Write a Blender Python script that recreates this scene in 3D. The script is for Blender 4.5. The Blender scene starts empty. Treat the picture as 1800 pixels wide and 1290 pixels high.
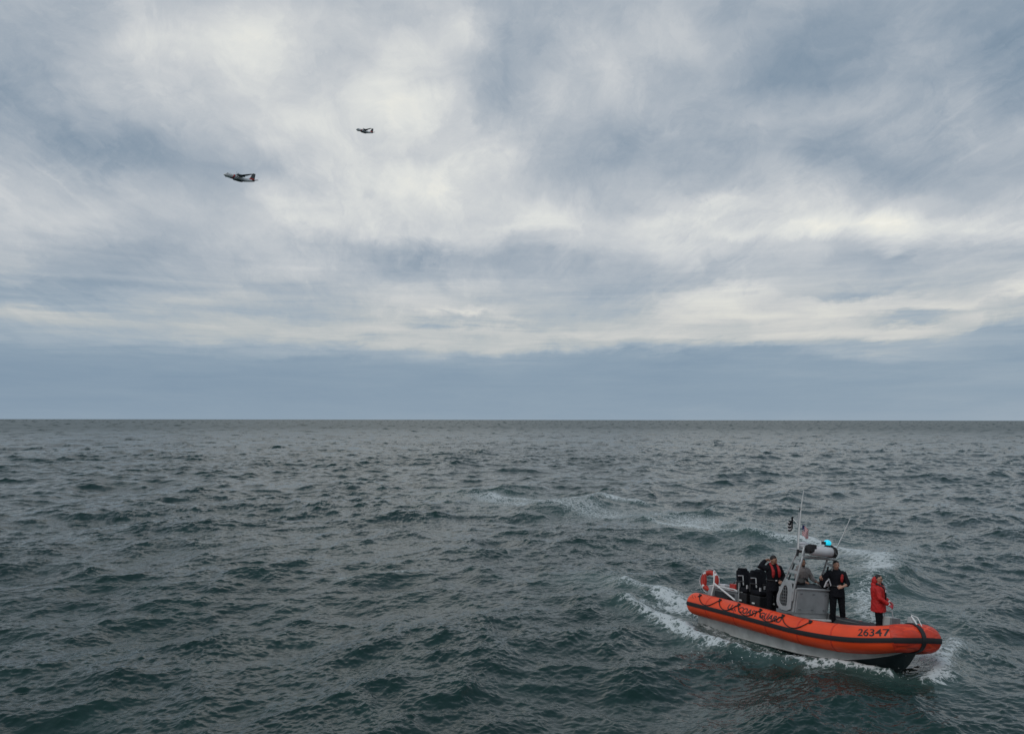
import bpy, bmesh, math, random
import numpy as np
from mathutils import Matrix, Vector, Euler

PI = math.pi
scene = bpy.context.scene
COL = scene.collection
rad = math.radians

# ------------------------------------------------------------------ camera
CAM_H = 6.07
F_PX = 1400.0                      # focal length in photo pixels (1800 wide)
PITCH = math.atan(92.5 / F_PX)
cam_d = bpy.data.cameras.new('camera')
cam = bpy.data.objects.new('camera', cam_d)
COL.objects.link(cam)
cam_d.sensor_fit = 'HORIZONTAL'
cam_d.sensor_width = 36.0
cam_d.lens = F_PX / 1800 * 36.0
cam_d.clip_start = 0.1
cam_d.clip_end = 80000
cam.matrix_world = (Matrix.Translation((0, 0, CAM_H)) @ Matrix.Rotation(PI / 2 + PITCH, 4, 'X')
                    @ Matrix.Rotation(rad(0.09), 4, 'Z'))
scene.camera = cam

# ------------------------------------------------------------------ light
SUN_EL, SUN_AZ = 52.0, -140.0      # azimuth clockwise from +Y (view direction)
SKY_STRENGTH = 0.10
EXPOSURE = 0.0
sun_d = bpy.data.lights.new('sun', 'SUN')
sun_d.energy = 0.85
sun_d.angle = rad(35)
sun_d.color = (1.0, 0.97, 0.93)
sun = bpy.data.objects.new('sun', sun_d)
COL.objects.link(sun)
sd = Vector((math.sin(rad(SUN_AZ)) * math.cos(rad(SUN_EL)), math.cos(rad(SUN_AZ)) * math.cos(rad(SUN_EL)), math.sin(rad(SUN_EL))))
sun.rotation_euler = (-sd).to_track_quat('-Z', 'Y').to_euler()

scene.view_settings.view_transform = 'Standard'
scene.view_settings.look = 'None'
scene.view_settings.gamma = 1.0
scene.view_settings.exposure = EXPOSURE
scene.view_settings.use_curve_mapping = False
scene.render.engine = 'CYCLES'
scene.cycles.max_bounces = 6
scene.cycles.diffuse_bounces = 2
scene.cycles.glossy_bounces = 3
scene.cycles.transmission_bounces = 4
scene.cycles.caustics_reflective = False
scene.cycles.caustics_refractive = False


class NT:
    """tiny helper for node trees"""
    def __init__(self, tree):
        self.t = tree
    def n(self, kind, **kw):
        nd = self.t.nodes.new(kind)
        for k, v in kw.items():
            setattr(nd, k, v)
        return nd
    def put(self, sock, v):
        if hasattr(v, 'is_linked') or isinstance(v, bpy.types.NodeSocket):
            self.t.links.new(v, sock)
        else:
            sock.default_value = v
    def m(self, op, a, b=None, c=None, clamp=False):
        nd = self.n('ShaderNodeMath', operation=op, use_clamp=clamp)
        self.put(nd.inputs[0], a)
        if b is not None: self.put(nd.inputs[1], b)
        if c is not None: self.put(nd.inputs[2], c)
        return nd.outputs[0]
    def vm(self, op, a, b=None, scale=None):
        nd = self.n('ShaderNodeVectorMath', operation=op)
        self.put(nd.inputs[0], a)
        if b is not None: self.put(nd.inputs[1], b)
        if scale is not None: self.put(nd.inputs['Scale'], scale)
        return nd.outputs[0]
    def xyz(self, x, y, z):
        nd = self.n('ShaderNodeCombineXYZ')
        for i, v in enumerate((x, y, z)): self.put(nd.inputs[i], v)
        return nd.outputs[0]
    def sep(self, v):
        nd = self.n('ShaderNodeSeparateXYZ'); self.put(nd.inputs[0], v)
        return nd.outputs
    def noise(self, vec, scale, detail=4, rough=.5, dist=0.0, lac=2.0):
        nd = self.n('ShaderNodeTexNoise')
        self.put(nd.inputs['Vector'], vec); nd.inputs['Scale'].default_value = scale
        nd.inputs['Detail'].default_value = detail; nd.inputs['Roughness'].default_value = rough
        nd.inputs['Distortion'].default_value = dist; nd.inputs['Lacunarity'].default_value = lac
        return nd.outputs
    def ramp(self, fac, stops, interp='LINEAR'):
        nd = self.n('ShaderNodeValToRGB'); cr = nd.color_ramp; cr.interpolation = interp
        while len(cr.elements) > 1: cr.elements.remove(cr.elements[-1])
        cr.elements[0].position = stops[0][0]; cr.elements[0].color = stops[0][1]
        for p, c in stops[1:]:
            e = cr.elements.new(p); e.color = c
        self.put(nd.inputs[0], fac)
        return nd.outputs[0]
    def mr(self, v, a, b, c=0.0, d=1.0, kind='SMOOTHSTEP'):
        nd = self.n('ShaderNodeMapRange', interpolation_type=kind); nd.clamp = True if kind == 'LINEAR' else nd.clamp
        self.put(nd.inputs['Value'], v)
        for k, x in (('From Min', a), ('From Max', b), ('To Min', c), ('To Max', d)): self.put(nd.inputs[k], x)
        return nd.outputs[0]
    def mixf(self, f, a, b):
        nd = self.n('ShaderNodeMix', data_type='FLOAT')
        self.put(nd.inputs[0], f); self.put(nd.inputs[2], a); self.put(nd.inputs[3], b)
        return nd.outputs[0]
    def mixc(self, f, a, b, blend='MIX'):
        nd = self.n('ShaderNodeMix', data_type='RGBA', blend_type=blend)
        self.put(nd.inputs[0], f); self.put(nd.inputs[6], a); self.put(nd.inputs[7], b)
        return nd.outputs[2]


def s2l(v):
    v = v / 255.0
    return v / 12.92 if v <= .04045 else ((v + .055) / 1.055) ** 2.4


def srgb(r, g, b):
    return (s2l(r), s2l(g), s2l(b), 1.0)


# ------------------------------------------------------------------ sky (world)
# overcast deck: brightness charted by azimuth and elevation, broken up by
# layered noise that lives on a flat cloud plane so it foreshortens to the horizon
GX = list(range(0, 1801, 75))
GRID = [
    (0, [172,172,178,186,182,186,200,192,186,188,192,186,182,174,174,184,186,178,170,172,164,166,160,152,154]),
    (40, [170,168,176,192,200,210,218,208,198,190,196,204,178,182,184,190,194,176,170,162,154,160,158,152,154]),
    (80, [170,172,184,206,212,222,230,208,200,206,200,200,176,176,200,196,190,178,160,150,150,156,158,156,152]),
    (115, [162,176,190,200,208,214,222,204,198,214,206,184,168,176,206,190,178,174,156,148,158,164,168,160,150]),
    (150, [152,172,188,196,200,208,212,200,204,222,206,182,166,188,196,188,176,170,152,152,160,170,168,166,152]),
    (182, [154,166,184,190,196,202,208,204,212,224,216,184,174,196,186,184,176,172,170,172,172,176,176,172,160]),
    (215, [162,158,166,184,190,198,208,214,212,214,214,186,188,194,178,174,172,172,184,182,182,182,172,170,184]),
    (245, [176,160,154,162,178,188,204,204,208,204,206,200,192,182,170,168,166,168,180,178,174,176,166,178,182]),
    (275, [190,172,154,154,166,178,186,198,206,202,206,212,206,176,166,166,164,166,184,166,166,168,172,176,180]),
    (300, [196,186,166,160,168,170,180,196,204,212,218,216,200,178,174,174,166,166,186,178,166,164,172,172,180]),
    (325, [200,192,182,178,174,178,196,190,206,216,218,212,196,190,186,182,176,174,182,192,176,170,178,176,188]),
    (350, [204,192,194,190,184,184,210,206,208,210,212,216,204,208,190,188,196,204,198,212,190,194,194,188,198]),
    (375, [192,196,200,188,188,190,206,214,206,208,206,208,208,220,194,208,208,208,208,226,212,220,200,196,204]),
    (392, [186,198,196,184,184,186,206,214,206,210,204,210,212,222,204,214,212,210,214,236,222,238,212,206,212]),
    (408, [186,188,184,178,180,186,200,200,200,206,208,210,206,208,204,212,206,218,218,222,206,222,208,214,212]),
    (425, [182,184,180,172,176,184,194,186,186,180,184,192,188,200,200,206,206,200,200,200,186,204,192,196,200]),
    (445, [182,180,174,170,172,178,192,190,184,170,166,168,170,178,184,192,198,192,194,196,178,172,178,178,182]),
    (465, [182,176,168,168,178,178,186,194,184,174,172,168,168,174,178,180,184,186,190,194,186,182,184,184,184]),
    (490, [164,164,162,166,174,180,178,180,182,182,186,180,178,178,178,176,178,186,192,192,184,186,186,188,204]),
    (505, [162,160,160,168,172,178,178,178,182,196,198,196,182,186,176,178,182,206,206,188,172,180,190,196,222]),
    (520, [168,164,166,174,180,180,178,178,184,200,204,196,184,182,170,184,194,220,206,212,208,206,204,200,190]),
    (535, [178,176,168,176,182,182,182,180,186,204,208,192,184,178,178,184,202,222,208,220,212,208,210,206,184]),
    (548, [186,190,182,174,178,186,182,180,182,196,214,212,188,180,184,190,208,216,212,212,206,182,178,190,194]),
    (558, [184,190,184,176,180,184,186,180,182,192,190,184,196,182,190,192,206,212,216,208,200,182,178,198,190]),
    (568, [178,184,184,182,184,190,190,184,186,194,176,180,182,182,192,196,208,206,212,210,206,206,200,188,178]),
    (580, [172,176,182,180,186,190,190,188,188,200,192,200,200,196,194,200,202,200,206,204,202,208,192,170,168]),
    (595, [168,172,172,180,186,188,184,186,190,190,196,200,202,202,200,198,200,198,190,182,176,174,172,170,164]),
    (610, [160,164,166,172,176,180,174,174,180,176,182,190,196,190,186,184,180,168,162,170,168,172,170,164,160]),
    (625, [152,154,158,158,166,166,168,166,166,168,170,164,168,162,162,160,158,158,160,170,178,180,172,166,158]),
    (640, [148,150,152,154,156,156,154,154,156,158,158,160,160,158,156,156,152,156,158,160,164,164,164,164,164]),
    (660, [146,148,148,150,148,148,148,148,150,152,152,152,154,152,154,152,150,152,156,158,158,158,160,162,162]),
    (690, [150,150,150,150,150,150,150,150,152,152,152,154,154,156,156,154,154,154,154,156,156,158,160,160,160]),
    (720, [152,152,153,152,152,153,153,154,154,155,155,156,157,158,158,158,158,158,158,160,160,161,162,164,166]),
    (737, [156,156,157,156,156,157,157,158,158,159,159,160,161,161,161,161,161,161,161,163,163,164,165,166,168]),
]
world = bpy.data.worlds.new('World')
scene.world = world
world.use_nodes = True
wt = world.node_tree
wt.nodes.clear()
N = NT(wt)
D = N.n('ShaderNodeTexCoord').outputs['Generated']
dx, dy, dz = N.sep(D)
zc = N.m('MAXIMUM', dz, 0.0)
pz = N.m('ADD', zc, 0.10)
plane = N.xyz(N.m('DIVIDE', dx, pz), N.m('DIVIDE', dy, pz), 0.0)          # cloud plane
# wind-drawn streak coordinates: long along the line of sight
streak = N.vm('MULTIPLY', plane, (1.0, 0.30, 1.0))
soft = N.vm('MULTIPLY', plane, (1.0, 0.45, 1.0))
w1 = N.vm('SUBTRACT', N.noise(soft, 1.3, 3, .55)[1], (.5, .5, .5))
w2 = N.vm('SUBTRACT', N.noise(streak, 3.6, 4, .6)[1], (.5, .5, .5))
warp = N.vm('ADD', N.vm('SCALE', w1, scale=.055), N.vm('SCALE', w2, scale=.06))
fine = N.vm('SUBTRACT', N.noise(N.xyz(N.m('ARCTAN2', dx, dy), N.m('MULTIPLY', zc, 1.1), 0.0), 15.0, 7, .68, .8)[1], (.5, .5, .5))
warp = N.vm('ADD', warp, N.vm('SCALE', fine, scale=.055))
wx, wy, _ = N.sep(warp)
lowfade = N.mr(zc, 0.0, 0.22, 0.06, 1.0, 'LINEAR')
az = N.m('ADD', N.m('ARCTAN2', dx, dy), N.m('MULTIPLY', wx, N.mr(zc, 0, .2, .5, 1.0, 'LINEAR')))
hyp = N.m('SQRT', N.m('MAXIMUM', N.m('SUBTRACT', 1.0, N.m('MULTIPLY', dz, dz)), 1e-4))
tanel = N.m('DIVIDE', dz, hyp)
ca = N.m('MAXIMUM', N.m('COSINE', N.m('ARCTAN2', dx, dy)), 0.8)
ev = N.m('ADD', N.m('DIVIDE', tanel, ca), N.m('MULTIPLY', wy, N.m('MULTIPLY', lowfade, .75)))
lay = N.m('SUBTRACT', N.noise(N.xyz(az, N.m('MULTIPLY', tanel, 7.0), 0.0), 3.2, 5, .6, .5)[0], .5)
ev = N.m('ADD', ev, N.m('MULTIPLY', lay, N.m('MULTIPLY', N.mr(tanel, .02, .08, .0, .09, 'LINEAR'), N.mr(tanel, .12, .22, 1.0, .0, 'LINEAR'))))
azp = N.m('PINGPONG', N.m('ADD', az, PI / 4), PI / 2)                     # 90 degree wide chart, mirrored round
azf = N.m('DIVIDE', azp, PI / 2)
rows = []
for py, vals in GRID:
    e = math.tan(PITCH + math.atan((645 - py) / F_PX))
    st = [(0.0, vals[0])]
    for gx, v in zip(GX, vals):
        a = math.atan((gx - 900) / F_PX)
        st.append(((a + PI / 4) / (PI / 2), v))
    st.append((1.0, vals[-1]))
    rows.append((e, [(p, (v / 255, v / 255, v / 255, 1)) for p, v in st]))
rows.sort(key=lambda r: r[0])
cur = None
for i, (e, st) in enumerate(rows):
    r = N.ramp(azf, st, 'CARDINAL')
    if cur is None: cur = r
    else:
        cur = N.mixc(N.mr(ev, rows[i - 1][0], e, 0.0, 1.0, 'LINEAR'), cur, r)
lum = N.sep(cur)[0]
# overhead: even deck
top = N.m('ADD', .57, N.m('MULTIPLY', N.m('SUBTRACT', N.noise(plane, 1.6, 5, .55)[0], .5), .35))
lum = N.mixf(N.mr(zc, .47, .75), lum, top)
# cloud texture
n1 = N.m('SUBTRACT', N.noise(N.vm('ADD', soft, N.vm('SCALE', warp, scale=2.0)), 2.6, 7, .58, .3)[0], .5)
n2 = N.m('SUBTRACT', N.noise(N.vm('ADD', streak, N.vm('SCALE', warp, scale=2.5)), 5.5, 8, .62, 1.0)[0], .5)
puff = N.xyz(az, N.m('MULTIPLY', tanel, 1.5), 0.0)
n4 = N.m('SUBTRACT', N.noise(N.vm('ADD', puff, N.vm('SCALE', warp, scale=.9)), 7.0, 9, .62, .9)[0], .5)
rc, rs = math.cos(rad(9)), math.sin(rad(9))
px_, py_, _ = N.sep(plane)
cirrus = N.xyz(N.m('ADD', N.m('MULTIPLY', px_, rc), N.m('MULTIPLY', py_, rs)), N.m('MULTIPLY', N.m('SUBTRACT', N.m('MULTIPLY', py_, rc), N.m('MULTIPLY', px_, rs)), .17), 0.0)
n5 = N.m('SUBTRACT', N.noise(N.vm('ADD', cirrus, N.vm('SCALE', warp, scale=1.6)), 9.0, 8, .62, 1.4)[0], .5)
n5 = N.m('MULTIPLY', n5, N.mr(N.noise(soft, 1.9, 3, .5)[0], .40, .62, .25, 1.5))
hor = N.vm('MULTIPLY', N.xyz(az, N.m('MULTIPLY', tanel, 11.0), 0.0), (1.0, 1.0, 1.0))
n3 = N.m('SUBTRACT', N.noise(N.vm('ADD', hor, N.vm('SCALE', warp, scale=.5)), 5.0, 6, .6, .4)[0], .5)
hi = N.mr(zc, 0.12, 0.30, 0.0, 1.0, 'LINEAR')
hi2 = N.mr(zc, 0.06, 0.20, 0.15, 1.0, 'LINEAR')
band = N.m('MULTIPLY', N.mr(zc, 0.055, 0.10), N.mr(zc, 0.17, 0.25, 1.0, 0.0))
lum = N.m('ADD', lum, N.m('MULTIPLY', n1, N.m('MULTIPLY', hi, .13)))
lum = N.m('ADD', lum, N.m('MULTIPLY', n2, N.m('MULTIPLY', hi, .09)))
lum = N.m('ADD', lum, N.m('MULTIPLY', n4, N.m('MULTIPLY', hi2, .20)))
lum = N.m('ADD', lum, N.m('MULTIPLY', n5, N.m('MULTIPLY', hi2, .085)))
lum = N.m('ADD', lum, N.m('MULTIPLY', n3, N.m('ADD', N.m('MULTIPLY', N.mr(zc, .0, .05, .03, .10, 'LINEAR'), N.mr(zc, .12, .22, 1.0, 0.0)), N.m('MULTIPLY', band, .10))))
cl = N.ramp(lum, [(.50, srgb(112, 130, 148)), (.57, srgb(131, 149, 166)), (.64, srgb(153, 166, 179)), (.72, srgb(178, 186, 194)),
                  (.80, srgb(202, 206, 209)), (.87, srgb(223, 225, 222)), (.93, srgb(238, 237, 228)), (1.0, srgb(250, 249, 242))])
cl_low = N.ramp(lum, [(.50, srgb(110, 132, 152)), (.57, srgb(129, 150, 170)), (.62, srgb(140, 159, 176)), (.68, srgb(160, 174, 186)), (.74, srgb(184, 190, 192)),
                  (.80, srgb(204, 205, 203)), (.87, srgb(221, 220, 212)), (.93, srgb(236, 232, 219)), (1.0, srgb(252, 248, 236))])
cl = N.mixc(N.mr(tanel, .10, .20), cl_low, cl)
skyt = N.n('ShaderNodeTexSky', sky_type='NISHITA')
skyt.sun_disc = False
skyt.sun_elevation = rad(SUN_EL)
skyt.sun_rotation = rad(SUN_AZ)
clouds = N.vm('SCALE', cl, scale=1.0 / SKY_STRENGTH)
mixed = N.mixc(.97, skyt.outputs[0], clouds)
bg = N.n('ShaderNodeBackground')
N.put(bg.inputs[0], mixed)
bg.inputs[1].default_value = SKY_STRENGTH
out = N.n('ShaderNodeOutputWorld')
wt.links.new(bg.outputs[0], out.inputs[0])
world.cycles.sampling_method = 'MANUAL'
world.cycles.sample_map_resolution = 512


# ------------------------------------------------------------------ materials
def mat(name, color, rough=.5, metal=0.0, var=.12, vscale=6.0, bump=0.0, bscale=30.0, coat=0.0, spec=.5):
    m = bpy.data.materials.new(name)
    m.use_nodes = True
    t = m.node_tree
    b = t.nodes['Principled BSDF']
    n = NT(t)
    co = n.n('ShaderNodeTexCoord').outputs['Object']
    nz = n.noise(co, vscale, 5, .6)[0]
    c = color if len(color) == 4 else (*color, 1)
    lo = tuple(x * (1 - var) for x in c[:3]) + (1,)
    hi_ = tuple(min(1, x * (1 + var)) for x in c[:3]) + (1,)
    n.put(b.inputs['Base Color'], n.ramp(nz, [(.3, lo), (.7, hi_)]))
    n.put(b.inputs['Roughness'], n.mr(nz, .3, .7, max(.03, rough - .06), min(1, rough + .08), 'LINEAR'))
    b.inputs['Metallic'].default_value = metal
    b.inputs['Specular IOR Level'].default_value = spec
    if coat: b.inputs['Coat Weight'].default_value = coat
    if bump:
        bn = n.n('ShaderNodeBump'); bn.inputs['Strength'].default_value = bump; bn.inputs['Distance'].default_value = .01
        n.put(bn.inputs['Height'], n.noise(co, bscale, 4, .6)[0])
        n.put(b.inputs['Normal'], bn.outputs[0])
    return m


M = {
    'orange': mat('orange_urethane', (.88, .076, .016), .45, var=.13, vscale=1.7, bump=.08, bscale=9),
    'cover': mat('bow_cover_fabric', (.66, .046, .016), .55, var=.15, vscale=9, bump=.25, bscale=14),
    'black': mat('black_rubber', (.012, .012, .014), .55, var=.3, vscale=5, bump=.1),
    'ink': mat('black_lettering', (.014, .014, .016), .5, var=.1),
    'nonskid': mat('dark_nonskid', (.035, .038, .042), .8, var=.25, bump=.3, bscale=120),
    'deck': mat('grey_deck', (.13, .14, .15), .75, var=.2, vscale=3, bump=.2, bscale=90),
    'alu': mat('bare_aluminium', (.47, .48, .48), .48, metal=.55, var=.13, vscale=4, bump=.06, bscale=20),
    'alu_dark': mat('grey_paint', (.20, .21, .215), .5, metal=.2, var=.15, vscale=4),
    'hull': mat('hull_grey', (.50, .51, .49), .42, var=.24, vscale=2.2),
    'bottom': mat('hull_bottom', (.028, .042, .044), .35, var=.3, vscale=2.0),
    'white': mat('white_paint', (.74, .74, .72), .4, var=.07, vscale=5),
    'offwhite': mat('grey_white_fabric', (.62, .61, .62), .6, var=.08, vscale=5, bump=.15, bscale=10),
    'red': mat('red_plastic', (.45, .03, .02), .5, var=.15),
    'ringred': mat('ring_orange_red', (.44, .03, .016), .5, var=.12),
    'blackcloth': mat('black_cloth', (.012, .013, .017), .9, var=.3, vscale=14, bump=.5, bscale=40, spec=.15),
    'trouser': mat('black_trouser', (.009, .010, .013), .9, var=.3, vscale=14, bump=.5, bscale=40, spec=.15),
    'vest': mat('red_vest', (.36, .016, .016), .7, var=.2, vscale=14, bump=.3),
    'redcoat': mat('red_coat', (.50, .012, .010), .62, var=.22, vscale=9, bump=.5, bscale=24),
    'greycoat': mat('grey_brown_coat', (.27, .235, .225), .85, var=.2, vscale=12, bump=.4),
    'skin': mat('skin', (.50, .27, .19), .5, var=.08, vscale=12),
    'skin2': mat('skin_tan', (.40, .21, .14), .5, var=.08, vscale=12),
    'hair': mat('dark_hair', (.012, .009, .008), .6, var=.4, vscale=60, bump=.6, bscale=160),
    'glove': mat('red_glove', (.45, .04, .06), .7, var=.15),
    'lip': mat('lips', (.35, .11, .09), .5),
    'rope': mat('dark_rope', (.02, .018, .018), .85, var=.3, vscale=60),
    'glassdark': mat('dark_window', (.01, .012, .015), .1, var=.1),
    'planewhite': mat('aircraft_white', (.72, .73, .73), .35, var=.05, vscale=.4),
    'planedark': mat('aircraft_grey', (.09, .10, .11), .4, var=.1, vscale=.4),
    'planered': mat('aircraft_red', (.55, .04, .03), .4, var=.08),
    'planeblue': mat('aircraft_blue', (.03, .06, .2), .4, var=.08),
    'flagred': mat('flag_red', (.5, .02, .03), .8, var=.1),
    'flagwhite': mat('flag_white', (.7, .68, .68), .8, var=.06),
    'flagblue': mat('flag_blue', (.02, .03, .12), .8, var=.1),
}
mb = bpy.data.materials.new('blue_beacon_lens'); mb.use_nodes = True
_b = mb.node_tree.nodes['Principled BSDF']
_b.inputs['Base Color'].default_value = (.0, .35, .55, 1)
_b.inputs['Emission Color'].default_value = (.02, .78, 1.0, 1)
_b.inputs['Emission Strength'].default_value = .62
_b.inputs['Roughness'].default_value = .2
M['beacon'] = mb

# ------------------------------------------------------------------ boat pose (needed by the water round it)
BOAT_T = Vector((8.04, 21.58, 0.0))
BOAT_YAW = rad(64.5)
BOAT_R = (Matrix.Rotation(-BOAT_YAW, 3, 'Z') @ Matrix.Rotation(-rad(3.24), 3, 'Y') @ Matrix.Rotation(-rad(-7.5) * -1, 3, 'X'))
BOAT_M = Matrix.Translation(BOAT_T) @ BOAT_R.to_4x4()

# ------------------------------------------------------------------ water
WIND = math.atan2(-.72, .70)


def cascade(L, n, lmin, lmax, seed, alpha=.023, lp=12.0, floor=.07):
    rng = np.random.default_rng(seed)
    k1 = 2 * np.pi * np.fft.fftfreq(n, L / n)
    kx, ky = np.meshgrid(k1, k1, indexing='xy')
    k = np.hypot(kx, ky); k[0, 0] = 1
    kp = 2 * np.pi / lp
    w = np.sqrt(k / kp)
    sg = np.where(w < 1, .07, .09)
    gam = 4.2 ** np.exp(-(w - 1) ** 2 / (2 * sg ** 2))
    S = alpha / 2 * k ** -4.0 * np.exp(-1.25 * (kp / k) ** 2) * gam
    th = np.arctan2(ky, kx) - WIND
    sprd = np.clip(np.cos(th), 0, 1) ** np.where(k < 3 * kp, 4.0, 2.0)
    fl = np.where(k < 3 * kp, floor * .5, floor * 1.6)
    Dth = (sprd * .6 + fl) / 1.5
    S = S * Dth
    lam = 2 * np.pi / k
    S = S * (1 + .7 / (1 + np.exp(-(lam - 6) * 2)) + .5 / (1 + np.exp((lam - 4.5) * 2)))
    S[(lam < lmin) | (lam >= lmax)] = 0
    S[0, 0] = 0
    dk = 2 * np.pi / L
    A = np.sqrt(S * dk * dk) * (rng.standard_normal((n, n)) + 1j * rng.standard_normal((n, n)))
    f = lambda a: np.real(np.fft.ifft2(a)).astype(np.float32) * (n * n)
    h = f(A)
    X = f(1j * kx / k * A)
    Y = f(1j * ky / k * A)
    Jx = f(-kx * kx / k * A); Jy = f(-ky * ky / k * A)
    return L, n, h, X, Y, Jx, Jy, f(1j * kx * A), f(1j * ky * A)


def samp(c, x, y, rot, which):
    L, n = c[0], c[1]
    cr, sr = math.cos(rot), math.sin(rot)
    u = (x * cr + y * sr) / L * n
    v = (-x * sr + y * cr) / L * n
    iu = np.floor(u).astype(np.int64); iv = np.floor(v).astype(np.int64)
    fu = (u - iu).astype(np.float32); fv = (v - iv).astype(np.float32)
    i0 = iu % n; i1 = (iu + 1) % n; j0 = iv % n; j1 = (iv + 1) % n
    res = []
    for w in which:
        a = c[w]
        res.append((a[j0, i0] * (1 - fu) + a[j0, i1] * fu) * (1 - fv) + (a[j1, i0] * (1 - fu) + a[j1, i1] * fu) * fv)
    return res


C1 = cascade(233.0, 2048, 2.6, 80.0, 11)
C2 = cascade(41.0, 1024, .42, 2.6, 5, alpha=.0145)
C3 = cascade(9.0, 1024, .075, .42, 8, alpha=.0105, floor=.25)


def seg_dist(x, y, pts):
    """distance to a polyline and the parameter (0..1) along it"""
    best = np.full(x.shape, 1e9, np.float32); par = np.zeros(x.shape, np.float32)
    n = len(pts) - 1
    for i in range(n):
        ax, ay = pts[i]; bx, by = pts[i + 1]
        ex, ey = bx - ax, by - ay
        t = np.clip(((x - ax) * ex + (y - ay) * ey) / (ex * ex + ey * ey), 0, 1)
        d = np.hypot(x - ax - t * ex, y - ay - t * ey)
        m = d < best
        best[m] = d[m]; par[m] = ((i + t) / n)[m]
    return best, par


def gauss(d, w):
    return np.exp(-(d / w) ** 2)


# foam trails lying on the sea: polyline, half width start/end, strength start/end, crest height
TRAILS = [
    ([(-1.4, 64.4), (1.5, 63.6), (5, 62.2), (9.5, 60.0)], 1.2, 1.0, .66, .58, .22),        # far turn of the old wake
    ([(-1.0, 63.5), (3, 58), (8, 52), (12, 46)], 3.4, 2.4, .46, .44, 0),                 # its broad lacy middle
    ([(8.2, 48.5), (9.7, 45.9), (11.8, 43.2), (14.9, 41.4)], .45, .8, .58, .72, .12),
    ([(14.9, 41.4), (15.8, 38.6), (15.7, 34.6), (14.4, 31.8)], .9, 1.0, .66, .66, .10),
    ([(14.4, 31.8), (12.8, 28.6), (11.4, 26.0), (10.6, 23.6)], .8, .5, .50, .60, .05),
    ([(6.6, 25.2), (6.1, 26.6), (5.3, 28.1), (4.2, 29.4)], .75, .7, .80, .50, .24),      # stern wash
    ([(4.2, 29.4), (3.5, 30.2)], .5, .3, .6, .35, 0),
    ([(6.0, 25.9), (4.9, 26.4), (4.0, 27.0)], .7, .6, .6, .36, .05),
    ([(8.75, 18.9), (8.1, 19.6), (7.2, 20.45), (6.3, 21.1), (5.55, 22.2), (4.9, 24.3), (3.9, 26.6)], .20, .44, .66, .62, .18),   # bow wave thrown to starboard
    ([(7.6, 20.9), (6.6, 22.2), (6.0, 24.0), (5.5, 26.0)], .35, .6, .22, .46, -.06),
    ([(9.5, 18.5), (10.1, 19.2), (10.9, 20.5), (12.0, 22.2)], .35, .6, .62, .46, .16),    # bow wave thrown to port
    ([(10.3, 20.3), (11.0, 22.0), (11.2, 24.0)], .5, .5, .62, .6, .05),
    ([(-6.6, 31.2), (-5.0, 31.6), (-3.6, 32.3)], .25, .12, .46, .40, 0),
    ([(13.0, 17.2), (12.2, 17.9)], .10, .08, .42, .40, 0),
    ([(10.8, 16.9), (11.4, 17.2)], .06, .06, .45, .40, 0),
]
SLICK = [([(-1, 63), (4, 58), (9, 51), (12.5, 45), (15.5, 40)], 4.6, .42), ([(15.5, 40), (15.2, 34), (12.5, 28), (10.8, 23)], 2.4, .45),
         ([(6.6, 25), (5.6, 27.8), (3.0, 30.5)], 1.4, .55), ([(7.4, 20.6), (5.9, 23), (4.6, 26.4)], .9, .35), ([(8.6, 19.2), (9.6, 18.4), (11, 20.8), (11.2, 24)], .9, .4)]


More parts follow.
